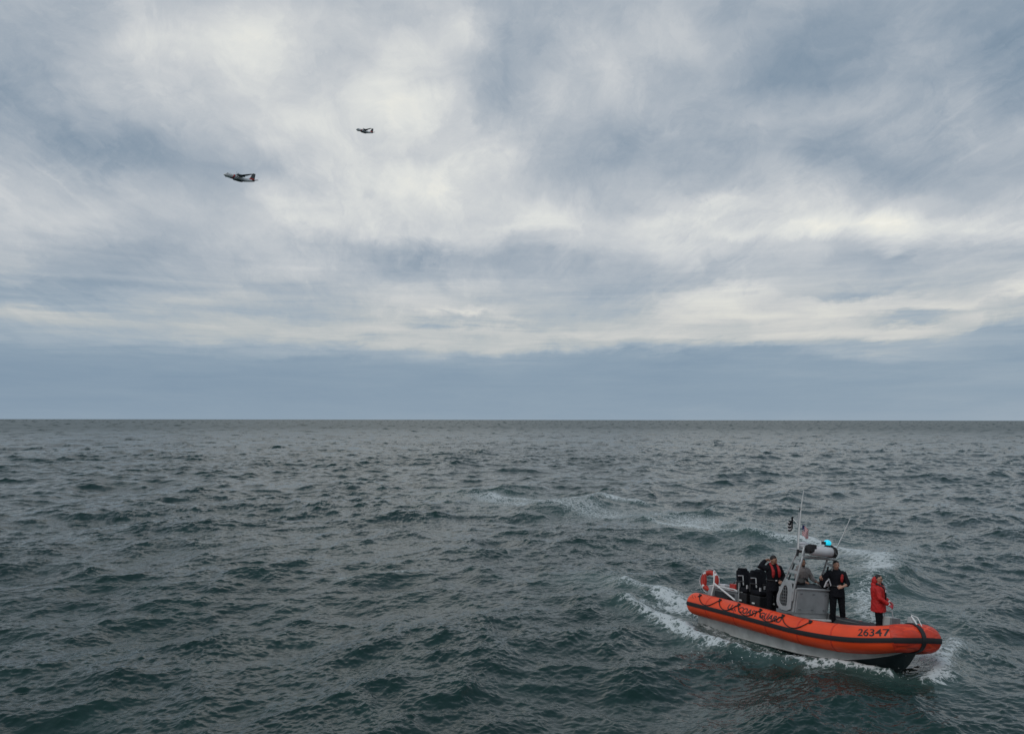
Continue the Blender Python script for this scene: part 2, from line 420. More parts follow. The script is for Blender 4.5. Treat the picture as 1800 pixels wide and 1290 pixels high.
def sea(x, y):
    x = x.astype(np.float64); y = y.astype(np.float64)
    r = np.hypot(x, y)
    h1, X1, Y1, a1, b1, p1, q1 = samp(C1, x, y, .0, (2, 3, 4, 5, 6, 7, 8))
    h2, X2, Y2, a2, b2, p2, q2_ = samp(C2, x, y, .21, (2, 3, 4, 5, 6, 7, 8))
    h3, X3, Y3, p3, q3_ = samp(C3, x, y, -.17, (2, 3, 4, 7, 8))
    # rotate the horizontal shifts of the turned tiles back
    for (X, Y, ro) in ((X2, Y2, .21), (X3, Y3, -.17), (p2, q2_, .21), (p3, q3_, -.17)):
        c, s = math.cos(ro), math.sin(ro)
        t = X * c - Y * s
        Y[:] = X * s + Y * c
        X[:] = t
    gust = 1.0 + .38 * np.clip(samp(C1, x * .21, y * .33, .6, (2,))[0] * 2.2, -.8, .8)
    f2 = np.clip(1.25 - r / 420, 0, 1) * gust; f3 = np.clip(1.2 - r / 75, 0, 1) * gust
    near = r < 90
    foam = np.zeros(x.shape, np.float32); aer = np.zeros(x.shape, np.float32); lift = np.zeros(x.shape, np.float32); calm = np.zeros(x.shape, np.float32)
    xn, yn = x[near].astype(np.float32), y[near].astype(np.float32)
    # wobble so that no trail is a clean ribbon
    wb = samp(C2, x[near] * .55, y[near] * .55, 1.0, (3, 4))
    wc = samp(C2, x[near] * 1.7, y[near] * 1.7, -.5, (3, 4))
    xq = xn + wb[0] * 5.5 + wc[0] * 2.2; yq = yn + wb[1] * 5.5 + wc[1] * 2.2
    fo = np.zeros(xn.shape, np.float32); li = np.zeros(xn.shape, np.float32); ae = np.zeros(xn.shape, np.float32)
    for pts, w0, w1, s0, s1, hgt in TRAILS:
        d, p = seg_dist(xq, yq, pts)
        w = w0 + (w1 - w0) * p
        g = gauss(d, w) * (s0 + (s1 - s0) * p)
        fo = np.maximum(fo, g)
        if hgt: li += hgt * gauss(seg_dist(xn, yn, pts)[0], w * .9)
        ae = np.maximum(ae, .75 * gauss(d, w * 1.9) * (s0 + (s1 - s0) * p))
    brk = samp(C1, xn * 1.9, yn * 1.9, .9, (2,))[0]
    fo *= np.clip(1.0 + 1.1 * brk, .55, 1.15)
    for pts, w, s in SLICK:
        d, p = seg_dist(xq, yq, pts)
        ae = np.maximum(ae, s * gauss(d, w))
    # hull: calm the waves in its footprint, lift the mean level against its side
    c, s = math.cos(BOAT_YAW), math.sin(BOAT_YAW)
    bx = (xn - BOAT_T.x) * c - (yn - BOAT_T.y) * s
    by = (xn - BOAT_T.x) * s + (yn - BOAT_T.y) * c
    ex = np.maximum(np.abs(bx) - 3.6, 0); ey = np.maximum(np.abs(by) - .9, 0)
    dh = np.hypot(ex, ey)
    cal = gauss(dh, 1.0)
    li += .07 * gauss(dh, 1.2) - .10 * gauss(np.hypot((bx + .6) / 1.6, (by + 1.25) / .35), 1.0)
    foam[near] = fo; lift[near] = li; aer[near] = ae; calm[near] = cal
    sl = 1 - .45 * np.clip(aer * 1.6, 0, 1)
    k1 = 1 - .72 * calm
    Z = h1 * k1 + (h2 * f2 * sl + h3 * f3) * (1 - .4 * calm) + lift
    ch = 1.15
    X = x + ch * (X1 * k1 + X2 * f2 * sl * .9 * (1 - .4 * calm) + X3 * f3 * .7)
    Y = y + ch * (Y1 * k1 + Y2 * f2 * sl * .9 * (1 - .4 * calm) + Y3 * f3 * .7)
    J = 1 + a1 + b1 + .7 * f2 * (a2 + b2)
    g2 = f2 * sl * (1 - .4 * calm); g3 = f3 * (1 - .4 * calm)
    SX = p1 * k1 + p2 * g2 + p3 * g3; SY = q1 * k1 + q2_ * g2 + q3_ * g3
    NZ = np.clip(1 + ch * ((a1 + b1) * k1 + (a2 + b2) * g2 * .8), .4, 2.0)
    caps = np.clip((.25 - J) / .3, 0, 1) * .66 * (1 - calm)
    foam = np.maximum(foam, caps)
    return X, Y, Z, foam, aer, SX, SY, NZ, lift


H = CAM_H
FP = 796.4
v = np.concatenate([np.arange(440, 316, -2.0), np.arange(316, 200, -.75), np.arange(200, 60, -.33), np.arange(60, 30, -.17), np.arange(30, 12, -.32), np.arange(12, 1.0, -.55), [.9, .75, .6, .5, .4, .32, .26, .22]])
rr = H * FP / v
half = rad(44)
ncol = 1130
th = np.linspace(-half, half, ncol)
R_, T_ = np.meshgrid(rr, th, indexing='ij')
gx = (R_ * np.sin(T_)).ravel(); gy = (R_ * np.cos(T_)).ravel()
WX, WY, WZ, FO, AE, SX1, SY1, NZ1, LI1 = sea(gx, gy)
nr = len(rr)
lg = LI1.reshape(nr, ncol)
dlr = np.gradient(lg, rr, axis=0); dlt = np.gradient(lg, th, axis=1) / R_
SX1 = SX1 + (dlr * np.sin(T_) + dlt * np.cos(T_)).ravel(); SY1 = SY1 + (dlr * np.cos(T_) - dlt * np.sin(T_)).ravel()
idx = np.arange(nr * ncol).reshape(nr, ncol)
quads = np.stack([idx[:-1, :-1], idx[:-1, 1:], idx[1:, 1:], idx[1:, :-1]], -1).reshape(-1, 4)
# coarse remainder of the sea all round and under the camera, joined to the fine fan along shared edge points
rr2 = np.concatenate([[0.6, 3.0, 6.0], rr[::14], [rr[-1]]])
th2 = np.linspace(half, 2 * PI - half, 60)
R2, T2 = np.meshgrid(rr2, th2, indexing='ij')
x2 = (R2 * np.sin(T2)).ravel(); y2 = (R2 * np.cos(T2)).ravel()
X2_, Y2_, Z2_, F2_, A2_, SX2, SY2, NZ2, _l = sea(x2, y2)
o2 = nr * ncol
i2 = np.arange(len(x2)).reshape(R2.shape) + o2
q2 = np.stack([i2[:-1, :-1], i2[:-1, 1:], i2[1:, 1:], i2[1:, :-1]], -1).reshape(-1, 4)
rr3 = np.array([.6, 3.0, 6.0, rr[0]])
th3 = np.linspace(-half, half, 40)
R3, T3 = np.meshgrid(rr3, th3, indexing='ij')
x3 = (R3 * np.sin(T3)).ravel(); y3 = (R3 * np.cos(T3)).ravel()
X3_, Y3_, Z3_, F3_, A3_, SX3, SY3, NZ3, _l = sea(x3, y3)
o3 = o2 + len(x2)
i3 = np.arange(len(x3)).reshape(R3.shape) + o3
q3 = np.stack([i3[:-1, :-1], i3[:-1, 1:], i3[1:, 1:], i3[1:, :-1]], -1).reshape(-1, 4)
VX = np.concatenate([WX, X2_, X3_]); VY = np.concatenate([WY, Y2_, Y3_]); VZ = np.concatenate([WZ, Z2_, Z3_])
FOA = np.concatenate([FO, F2_, F3_]); AER = np.concatenate([AE, A2_, A3_])
Q = np.concatenate([quads, q2, q3])


def fast_mesh(name, co, faces4):
    me = bpy.data.meshes.new(name)
    me.vertices.add(len(co)); me.vertices.foreach_set('co', np.ascontiguousarray(co, np.float32).ravel())
    nf = len(faces4)
    me.loops.add(nf * 4); me.loops.foreach_set('vertex_index', np.ascontiguousarray(faces4, np.int32).ravel())
    me.polygons.add(nf); me.polygons.foreach_set('loop_start', np.arange(nf, dtype=np.int32) * 4)
    me.polygons.foreach_set('use_smooth', np.ones(nf, bool))
    me.update(calc_edges=True)
    return me


wm = fast_mesh('water', np.stack([VX, VY, VZ], 1), Q)
for nm, arr in (('foam', FOA), ('aeration', AER)):
    at = wm.attributes.new(nm, 'FLOAT', 'POINT')
    at.data.foreach_set('value', np.ascontiguousarray(arr, np.float32))
# shading normals from the true wave slopes, so far waves keep their facets where the sheet is coarser than they are
nrm = np.stack([-np.concatenate([SX1, SX2, SX3]), -np.concatenate([SY1, SY2, SY3]), np.concatenate([NZ1, NZ2, NZ3])], 1).astype(np.float32)
nrm /= np.linalg.norm(nrm, axis=1, keepdims=True)
wm.normals_split_custom_set_from_vertices(nrm)
water = bpy.data.objects.new('water', wm)
COL.objects.link(water)
water['kind'] = 'structure'
water['label'] = 'dark green choppy sea with foam from the boat turning'

wmat = bpy.data.materials.new('sea_water')
wmat.use_nodes = True
wmat.node_tree.nodes.clear()
N = NT(wmat.node_tree)
geo = N.n('ShaderNodeNewGeometry').outputs['Position']
fa = N.n('ShaderNodeAttribute', attribute_name='foam').outputs['Fac']
aa = N.n('ShaderNodeAttribute', attribute_name='aeration').outputs['Fac']
flat = N.vm('MULTIPLY', geo, (1, 1, .3))
dist = N.n('ShaderNodeVectorMath', operation='LENGTH'); N.put(dist.inputs[0], geo)
rd = dist.outputs['Value']
lo_n = N.noise(flat, .5, 3, .5)[0]
# foam lace
fw = N.vm('ADD', flat, N.vm('SCALE', N.vm('SUBTRACT', N.noise(flat, 2.2, 4, .6)[1], (.5, .5, .5)), scale=.55))
vor = N.n('ShaderNodeTexVoronoi', feature='DISTANCE_TO_EDGE'); N.put(vor.inputs['Vector'], fw); vor.inputs['Scale'].default_value = 3.4
vor2 = N.n('ShaderNodeTexVoronoi', feature='DISTANCE_TO_EDGE'); N.put(vor2.inputs['Vector'], fw); vor2.inputs['Scale'].default_value = 9.0
lace = N.m('SUBTRACT', 1.0, N.m('MINIMUM', N.m('MULTIPLY', vor.outputs['Distance'], 2.6), 1.0))
lace2 = N.m('SUBTRACT', 1.0, N.m('MINIMUM', N.m('MULTIPLY', vor2.outputs['Distance'], 2.6), 1.0))
nf = N.noise(fw, 5.0, 7, .68, .4)[0]
pat = N.m('ADD', N.m('MULTIPLY', lace, .30), N.m('ADD', N.m('MULTIPLY', lace2, .24), N.m('MULTIPLY', nf, .62)))
thr = N.m('SUBTRACT', .92, N.m('MULTIPLY', fa, .62))
foam = N.mr(pat, N.m('SUBTRACT', thr, .05), N.m('ADD', thr, .20))
foam = N.m('MULTIPLY', foam, N.mr(fa, .04, .2))
# stray bubbles
bub = N.m('MULTIPLY', N.mr(N.noise(flat, 16.0, 3, .6)[0], .72, .80), N.mr(N.noise(flat, .8, 3, .6)[0], .58, .70))
bub = N.m('MULTIPLY', bub, N.mr(rd, 30, 60, .8, 0.0, 'LINEAR'))
foam = N.m('MAXIMUM', foam, bub)
body = N.mixc(N.mr(lo_n, .3, .7), (.008, .029, .0255, 1), (.012, .038, .033, 1))
body = N.mixc(N.m('MULTIPLY', aa, N.mr(nf, .2, .8, .45, 1.0, 'LINEAR'), clamp=True), body, (.13, .20, .185, 1))
bmp = N.n('ShaderNodeBump'); N.put(bmp.inputs['Distance'], N.mr(rd, 30, 500, .02, .06, 'LINEAR'))
N.put(bmp.inputs['Strength'], N.mr(rd, 20, 300, .35, .8, 'LINEAR'))
rip = N.m('ADD', N.noise(flat, 7.0, 4, .6, .5)[0], N.m('MULTIPLY', N.noise(flat, 1.6, 4, .62)[0], N.m('MULTIPLY', N.mr(rd, 40, 300, 0.2, 1.0, 'LINEAR'), N.mr(N.noise(flat, .045, 4, .6)[0], .3, .7, .45, 1.5, 'LINEAR'))))
rip = N.m('ADD', rip, N.m('MULTIPLY', N.noise(flat, .33, 5, .62, .4)[0], N.mr(rd, 120, 500, 0.0, 4.0, 'LINEAR')))
N.put(bmp.inputs['Height'], N.m('ADD', rip, N.m('MULTIPLY', foam, .6)))
pb = N.n('ShaderNodeBsdfPrincipled')
N.put(pb.inputs['Base Color'], body)
pb.inputs['IOR'].default_value = 1.305
N.put(pb.inputs['Roughness'], N.mr(rd, 15, 600, .11, .36, 'LINEAR'))
N.put(pb.inputs['Normal'], bmp.outputs[0])
fb = N.n('ShaderNodeBsdfDiffuse')
N.put(fb.inputs['Color'], (.62, .66, .66, 1))
N.put(fb.inputs['Normal'], bmp.outputs[0])
ms = N.n('ShaderNodeMixShader')
N.put(ms.inputs[0], N.m('MULTIPLY', foam, .92))
wmat.node_tree.links.new(pb.outputs[0], ms.inputs[1]); wmat.node_tree.links.new(fb.outputs[0], ms.inputs[2])
wo = N.n('ShaderNodeOutputMaterial')
wmat.node_tree.links.new(ms.outputs[0], wo.inputs[0])
wm.materials.append(wmat)

# ------------------------------------------------------------------ mesh helpers
class G:
    """collects shapes; make() links them as one mesh object"""
    def __init__(self):
        self.v = []; self.f = []
    def add(self, v, f):
        o = len(self.v)
        self.v += [tuple(p) for p in v]
        self.f += [tuple(i + o for i in q) for q in f]
        return self
    def box(self, c, s, rot=None):
        pts = []
        for z in (-.5, .5):
            for x, y in ((-.5, -.5), (.5, -.5), (.5, .5), (-.5, .5)):
                p = Vector((x * s[0], y * s[1], z * s[2]))
                if rot is not None: p = rot @ p
                pts.append(p + Vector(c))
        return self.add(pts, [(3, 2, 1, 0), (4, 5, 6, 7), (0, 1, 5, 4), (1, 2, 6, 5), (2, 3, 7, 6), (3, 0, 4, 7)])
    def hexa(self, bot, top):
        return self.add(list(bot) + list(top), [(3, 2, 1, 0), (4, 5, 6, 7), (0, 1, 5, 4), (1, 2, 6, 5), (2, 3, 7, 6), (3, 0, 4, 7)])
    def rings(self, rings, cap=True, close=False):
        n = len(rings[0]); v = [p for r in rings for p in r]; f = []
        m = len(rings)
        for i in range(m if close else m - 1):
            a = i * n; b = ((i + 1) % m) * n
            for j in range(n):
                k = (j + 1) % n
                f.append((a + j, a + k, b + k, b + j))
        if cap and not close:
            f.append(tuple(range(n))[::-1]); f.append(tuple((m - 1) * n + j for j in range(n)))
        return self.add(v, f)
    def tube(self, pts, r, n=8, closed=False, round_end=False):
        P = [Vector(p) for p in pts]
        if not hasattr(r, '__len__'): r = [r] * len(P)
        r = list(r)
        if round_end:
            d0 = (P[0] - P[1]).normalized(); d1 = (P[-1] - P[-2]).normalized()
            P = [P[0] + d0 * r[0] * .75, P[0] + d0 * r[0] * .5] + P + [P[-1] + d1 * r[-1] * .5, P[-1] + d1 * r[-1] * .75]
            r = [r[0] * .4, r[0] * .8] + r + [r[-1] * .8, r[-1] * .4]
        rings = []; up = None
        m = len(P)
        for i in range(m):
            if closed: t = P[(i + 1) % m] - P[i - 1]
            else: t = P[min(i + 1, m - 1)] - P[max(i - 1, 0)]
            t.normalize()
            if up is None:
                up = Vector((0, 0, 1)) if abs(t.z) < .9 else Vector((1, 0, 0))
            a = t.cross(up)
            a.normalize(); b = a.cross(t); b.normalize(); up = b
            rings.append([P[i] + (a * math.cos(2 * PI * j / n) + b * math.sin(2 * PI * j / n)) * r[i] for j in range(n)])
        return self.rings(rings, cap=not closed, close=closed)
    def rod(self, a, b, r, n=8):
        return self.tube([a, b], r, n)
    def ell(self, c, s, nu=16, nv=10, rot=None, fn=None):
        rings = []
        for i in range(1, nv):
            ph = PI * i / nv
            ring = []
            for j in range(nu):
                t = 2 * PI * j / nu
                p = Vector((math.sin(ph) * math.cos(t), math.sin(ph) * math.sin(t), -math.cos(ph)))
                q = Vector((p.x * s[0], p.y * s[1], p.z * s[2]))
                if fn: q = fn(p, q)
                if rot is not None: q = rot @ q
                ring.append(q + Vector(c))
            rings.append(ring)
        o = len(self.v); n = nu
        self.rings(rings, cap=False)
        bot = Vector((0, 0, -s[2])); tp = Vector((0, 0, s[2]))
        if fn: bot = fn(Vector((0, 0, -1)), bot); tp = fn(Vector((0, 0, 1)), tp)
        if rot is not None: bot = rot @ bot; tp = rot @ tp
        b = len(self.v); self.v += [tuple(bot + Vector(c)), tuple(tp + Vector(c))]
        L = o + (nv - 2) * n
        for j in range(n):
            k = (j + 1) % n
            self.f += [(b, o + k, o + j), (b + 1, L + j, L + k)]
        return self
    def plate(self, outline, thick, axis, hole=None):
        """flat outline (list of 3D points) given thickness along axis; hole: same number of points"""
        ax = Vector(axis) * thick
        o = [Vector(p) for p in outline]; n = len(o)
        if hole is None:
            return self.add(o + [p + ax for p in o], [tuple(range(n)), tuple(range(2 * n - 1, n - 1, -1))] + [(i, i + n, (i + 1) % n + n, (i + 1) % n) for i in range(n)])
        h = [Vector(p) for p in hole]
        v = o + h + [p + ax for p in o] + [p + ax for p in h]; f = []
        for i in range(n):
            k = (i + 1) % n
            f += [(i, k, n + k, n + i), (2 * n + i, 3 * n + i, 3 * n + k, 2 * n + k), (i, 2 * n + i, 2 * n + k, k), (n + i, n + k, 3 * n + k, 3 * n + i)]
        return self.add(v, f)
    def mesh(self, name):
        me = bpy.data.meshes.new(name)
        me.from_pydata(self.v, [], self.f)
        bm = bmesh.new(); bm.from_mesh(me)
        bmesh.ops.recalc_face_normals(bm, faces=bm.faces)
        bm.to_mesh(me); bm.free()
        return me
    def make(self, name, m, parent=None, smooth=True, bevel=0.0, label=None, mw=None):
        me = self.mesh(name)
        return link(name, me, m, parent, smooth, bevel, label, mw)


def link(name, me, m, parent=None, smooth=True, bevel=0.0, label=None, mw=None):
    if m is not None:
        me.materials.clear(); me.materials.append(M[m] if isinstance(m, str) else m)
    if smooth:
        me.polygons.foreach_set('use_smooth', [True] * len(me.polygons))
        try: me.set_sharp_from_angle(angle=rad(42))
        except Exception: pass
    o = bpy.data.objects.new(name, me)
    COL.objects.link(o)
    if parent is not None: o.parent = parent
    if mw is not None: o.matrix_world = mw
    if bevel:
        b = o.modifiers.new('bevel', 'BEVEL'); b.width = bevel; b.segments = 2; b.limit_method = 'ANGLE'
    if label: o['label'] = label
    return o


def thing(name, label, cat, mw, group=None):
    o = bpy.data.objects.new(name, None)
    COL.objects.link(o)
    o.matrix_world = mw
    o['label'] = label; o['category'] = cat
    if group: o['group'] = group
    return o


def at(x, y, z):
    """matrix of a thing standing in the boat, its base at a boat-local point"""
    return BOAT_M @ Matrix.Translation((x, y, z))


def remesh(g, voxel, smooth=4, noise=0.0, seed=1):
    me = g.mesh('tmp')
    o = bpy.data.objects.new('tmp', me); COL.objects.link(o)
    r = o.modifiers.new('r', 'REMESH'); r.mode = 'VOXEL'; r.voxel_size = voxel; r.use_smooth_shade = True
    if smooth:
        s = o.modifiers.new('s', 'SMOOTH'); s.factor = .5; s.iterations = smooth
    dg = bpy.context.evaluated_depsgraph_get()
    ev = o.evaluated_get(dg)
    res = bpy.data.meshes.new_from_object(ev)
    bpy.data.objects.remove(o); bpy.data.meshes.remove(me)
    if noise:
        n = len(res.vertices); co = np.empty(n * 3); nr_ = np.empty(n * 3)
        res.vertices.foreach_get('co', co); res.vertices.foreach_get('normal', nr_)
        co = co.reshape(-1, 3); nr_ = nr_.reshape(-1, 3)
        w = (np.sin(co[:, 2] * 55 + 6 * np.sin(co[:, 1] * 17 + seed) + 4 * np.sin(co[:, 0] * 21)) * .6
             + np.sin(co[:, 1] * 43 + 5 * np.sin(co[:, 2] * 19 + seed * 2)) * .4)
        co += nr_ * (w * noise)[:, None]
        res.vertices.foreach_set('co', co.ravel())
    return res


# ------------------------------------------------------------------ the rescue boat
BOAT_LABEL = 'orange rigid inflatable boat with grey console and crew turning in the choppy sea'
boat = thing('rescue_boat', BOAT_LABEL, 'boat', BOAT_M)

ST_X = [-3.93, -3.0, -2.0, -1.0, 0.0, 0.5, 1.2, 1.8, 2.3, 2.65, 2.87, 2.97, 3.0, 3.005]
ST_Y = [.96, .96, .96, .96, .96, .955, .92, .855, .76, .665, .555, .43, .235, 0.0]
ST_Z = [.60, .59, .58, .56, .54, .535, .555, .595, .66, .73, .79, .825, .84, .845]
TR = .325


def cat_interp(xs, t):
    """smooth interpolation of a station list by index"""
    n = len(xs); i = min(int(t), n - 2); u = t - i
    p0 = xs[max(i - 1, 0)]; p1 = xs[i]; p2 = xs[i + 1]; p3 = xs[min(i + 2, n - 1)]
    return .5 * (2 * p1 + (p2 - p0) * u + (2 * p0 - 5 * p1 + 4 * p2 - p3) * u * u + (3 * p1 - p0 - 3 * p2 + p3) * u ** 3)


side = []
for k in range(0, 13 * 10):
    t = k / 10
    side.append(Vector((cat_interp(ST_X, t), -cat_interp(ST_Y, t), cat_interp(ST_Z, t))))
tip = Vector((ST_X[-1], 0, ST_Z[-1]))
PATH = side + [tip] + [Vector((p.x, -p.y, p.z)) for p in reversed(side)]
# resample evenly
cum = [0.0]
for a, b in zip(PATH, PATH[1:]): cum.append(cum[-1] + (b - a).length)
LEN = cum[-1]


def path_at(s):
    s = min(max(s, 0), LEN)
    i = int(np.searchsorted(cum, s, side='right')) - 1
    i = min(max(i, 0), len(PATH) - 2)
    u = (s - cum[i]) / (cum[i + 1] - cum[i])
    return PATH[i].lerp(PATH[i + 1], u)


def frame_at(s):
    c = path_at(s); t = (path_at(s + .06) - path_at(s - .06)).normalized()
    up = Vector((0, 0, 1)); n = t.cross(up).normalized()      # outboard (starboard on the first half)
    u = n.cross(t).normalized()
    return c, t, n, u


def collar(s, ph, r):
    c, t, n, u = frame_at(s)
    return c + n * (math.cos(ph) * r) + u * (math.sin(ph) * r)


def s_of_x(x):
    """arc length on the starboard side for a boat-local x"""
    for i in range(len(side) - 1):
        if side[i].x <= x <= side[i + 1].x:
            return cum[i] + (cum[i + 1] - cum[i]) * (x - side[i].x) / (side[i + 1].x - side[i].x)
    return cum[len(side) - 1]


def crad(s):
    """collar radius along its length: slight fullness between bulkheads, blunt rounded stern ends"""
    e = min(s, LEN - s)
    if e > LEN / 2 - 1.6: return TR * (1 - .07 * min(1, (e - LEN / 2 + 1.6) / 1.0))
    if e < .20: return TR * (.55 + .45 * math.sqrt(max(0, 1 - (1 - e / .20) ** 2)))
    return TR


def band(s0, s1, ph0, ph1, dr, ns, nph, thick=.012):
    """a strip of skin wrapped on the collar, with thickness"""
    top = []; bot = []
    for i in range(ns + 1):
        s = s0 + (s1 - s0) * i / ns
        top.append([collar(s, ph0 + (ph1 - ph0) * j / nph, crad(s) + dr) for j in range(nph + 1)])
        bot.append([collar(s, ph0 + (ph1 - ph0) * j / nph, crad(s) + dr - thick) for j in range(nph + 1)])
    g = G()
    rings = [t + b[::-1] for t, b in zip(top, bot)]
    return g.rings(rings)


NS = 150
g = G()
rings = []
for i in range(NS + 1):
    s = LEN * i / NS
    if i == 0: s = .003
    if i == NS: s = LEN - .003
    rings.append([collar(s, 2 * PI * j / 36, crad(s)) for j in range(36)])
ends = []
for s in (.02, .05, .09, .14):
    ends.append([collar(s, 2 * PI * j / 36, crad(s)) for j in range(36)])
rings = rings[:1] + ends + rings[2:]
g.rings(rings)
col_o = g.make('inflatable_collar', 'orange', boat)

band(.03, LEN - .03, rad(-9.5), rad(9.5), .016, 160, 4, .03).make('rub_strake', 'black', col_o)
band(.35, LEN - .35, rad(97), rad(172), .008, 120, 8, .02).make('inner_cover', 'nonskid', col_o)
for xs in (-2.95, -1.75, -.5, .6, 1.6):
    for s in (s_of_x(xs), LEN - s_of_x(xs)):
        band(s - .02, s + .02, rad(-150), rad(95), .006, 2, 24, .02).make('seam_tape', 'cover', col_o)
sb0, sb1 = LEN / 2 - .62, LEN / 2 + .62
# wrinkled fabric cover over the bow
g = G(); rings = []
for i in range(91):
    s = sb0 + (sb1 - sb0) * i / 90
    ring = []
    for j in range(144):
        ph = 2 * PI * j / 144
        q = (s - (LEN / 2 - .09)) / .3
        fold = .012 * math.sin(ph * 7 + 2.2 * q) - .045 * ((1 - abs(math.sin(ph * 2.5 + 1.0 * abs(q)))) ** 5 + (1 - abs(math.sin(ph * 3.5 - 1.5 * abs(q) + 1))) ** 5)
        fold *= min(1, abs(q) * 1.5) * max(0, 1.4 - abs(q) * .7)
        fold *= min(1, (abs(math.sin(ph)) * 1.6))
        rr_ = crad(s) + .010 + fold if 0 < i < 90 else crad(s) - .004
        ring.append(collar(s, ph, rr_))
    rings.append(ring)
g.rings(rings)
cov = g.make('bow_cover', 'cover', boat)
band(sb0 + .03, sb1 - .03, rad(-11), rad(11), .026, 30, 4, .03).make('strake_cover', 'black', cov)
for s in (LEN / 2 - .09,):
        band(s - .06, s + .06, rad(-100), rad(260), .034, 3, 40, .02).make('bow_strap', 'black', cov)


def text_on_collar(txt, x0, x1, ph_c, height, name, parent, off=.012):
    cu = bpy.data.curves.new('t', 'FONT'); cu.body = txt; cu.size = 1.0; cu.offset = off
    cu.align_x = 'LEFT'
    ob = bpy.data.objects.new('t', cu); COL.objects.link(ob)
    dg = bpy.context.evaluated_depsgraph_get()
    me = bpy.data.meshes.new_from_object(ob.evaluated_get(dg))
    bpy.data.objects.remove(ob)
    bm = bmesh.new(); bm.from_mesh(me)
    xs = [v_.co.x for v_ in bm.verts]; ys = [v_.co.y for v_ in bm.verts]
    X0, X1, Y0, Y1 = min(xs), max(xs), min(ys), max(ys)
    bmesh.ops.triangulate(bm, faces=bm.faces)
    for k in range(1, 8):
        y = Y0 + (Y1 - Y0) * k / 8
        bmesh.ops.bisect_plane(bm, geom=bm.verts[:] + bm.edges[:] + bm.faces[:], plane_co=(0, y, 0), plane_no=(0, 1, 0))
    s0, s1 = s_of_x(x0), s_of_x(x1)
    for v_ in bm.verts:
        s = s0 + (v_.co.x - X0) / (X1 - X0) * (s1 - s0)
        ph = ph_c + ((v_.co.y - Y0) / (Y1 - Y0) - .5) * height / TR
        v_.co = collar(s, ph, crad(s) + .005)
    bm.to_mesh(me); bm.free()
    me.name = name
    return link(name, me, 'ink', parent, smooth=False)


text_on_collar('26347', 2.26, 2.87, rad(34), .20, 'registration_number', col_o)
text_on_collar('U.S. COAST GUARD', -2.03, .03, rad(35), .185, 'service_lettering', col_o, .028)
# small round maker's badge near the stern: unreadable dark marks
g = G()
for a, b, c_ in ((-3.72, 44, .05), (-3.66, 36, .04), (-3.60, 46, .045), (-3.60, 32, .03), (-3.53, 38, .045), (-3.47, 46, .035), (-3.70, 30, .03)):
    s = s_of_x(a)
    for da in (0,):
        p = [collar(s, rad(b), TR + .006), collar(s + c_, rad(b + 1), TR + .006), collar(s + c_, rad(b + 4.2), TR + .006), collar(s, rad(b + 3.4), TR + .006)]
        G().add(p, [(0, 1, 2, 3)]).make('maker_mark', 'ink', col_o, smooth=False)

# looped grab lines on both sides with their patches
ANCH = [-3.39, -2.49, -1.70, -.84, -.01, .91]
for sgn in (1, -1):
    for a, b in zip(ANCH, ANCH[1:]):
        sa, sb = s_of_x(a), s_of_x(b)
        pts = []
        for k in range(15):
            u = k / 14
            s = sa + (sb - sa) * u
            ph = rad(58) - rad(46) * (1 - (2 * u - 1) ** 2) ** .8
            p = collar(s, ph, TR + .018)
            pts.append(p if sgn > 0 else Vector((p.x, -p.y, p.z)))
        G().tube(pts, .013, 6).make('grab_line', 'rope', col_o)
    for a in ANCH:
        s = s_of_x(a)
        g = G()
        pts = [collar(s - .07, rad(66), TR + .008), collar(s + .02, rad(62), TR + .016), collar(s + .02, rad(52), TR + .012), collar(s - .02, rad(50), TR + .012)]
        pts = [p if sgn > 0 else Vector((p.x, -p.y, p.z)) for p in pts]
        g.tube(pts, .028, 6).make('line_patch', 'rope', col_o)

# hull -----------------------------------------------------------------
HX = [-3.75, -2.5, -1.0, .3, 1.1, 1.7, 2.2, 2.58, 2.86, 3.04]
TOPY = [.90, .90, .90, .90, .87, .80, .68, .54, .38, .26]
TOPZ = [.42, .42, .41, .40, .41, .45, .54, .63, .70, .74]
CHY = [.86, .86, .86, .85, .80, .68, .47, .29, .14, .05]
CHZ = [-.07, -.07, -.07, -.05, .0, .08, .22, .36, .50, .62]
KZ = [-.42, -.43, -.43, -.43, -.43, -.40, -.30, -.08, .22, .50]
g = G(); rings = []
for i in range(len(HX)):
    rings.append([Vector((HX[i], -TOPY[i], TOPZ[i])), Vector((HX[i], -CHY[i], CHZ[i])), Vector((HX[i], CHY[i], CHZ[i])), Vector((HX[i], TOPY[i], TOPZ[i]))])
g.rings(rings)
hull = g.make('hull', 'hull', boat)
g = G(); rings = []
for i in range(len(HX)):
    c = CHY[i] + .006
    zc_ = CHZ[i] + .012
    mid = .5 * (zc_ + KZ[i]) + .03 * min(1, c)
    rings.append([Vector((HX[i], -c, zc_)), Vector((HX[i], -c * .55, mid - .02)), Vector((HX[i], -.015, KZ[i])), Vector((HX[i], .015, KZ[i])), Vector((HX[i], c * .55, mid - .02)), Vector((HX[i], c, zc_))])
g.rings(rings)
g.make('hull_bottom', 'bottom', hull)
for sgn in (-1, 1):
    pts = [Vector((HX[i], sgn * (CHY[i] * .62 + .01), .38 * CHZ[i] + .62 * (CHZ[i] * .45 + KZ[i] * .55) + .02)) for i in range(4, len(HX) - 1)]
    G().tube(pts, .014, 6).make('spray_rail', 'alu_dark', hull)
    G().tube([Vector((HX[i], sgn * (CHY[i] + .008), CHZ[i] + .01)) for i in range(len(HX))], .018, 6).make('chine_strip', 'hull', hull)
G().box((1.9, -.80, .33), (.10, .03, .07), Matrix.Rotation(rad(18), 3, 'Z')).make('tow_eye', 'alu_dark', hull, smooth=False)

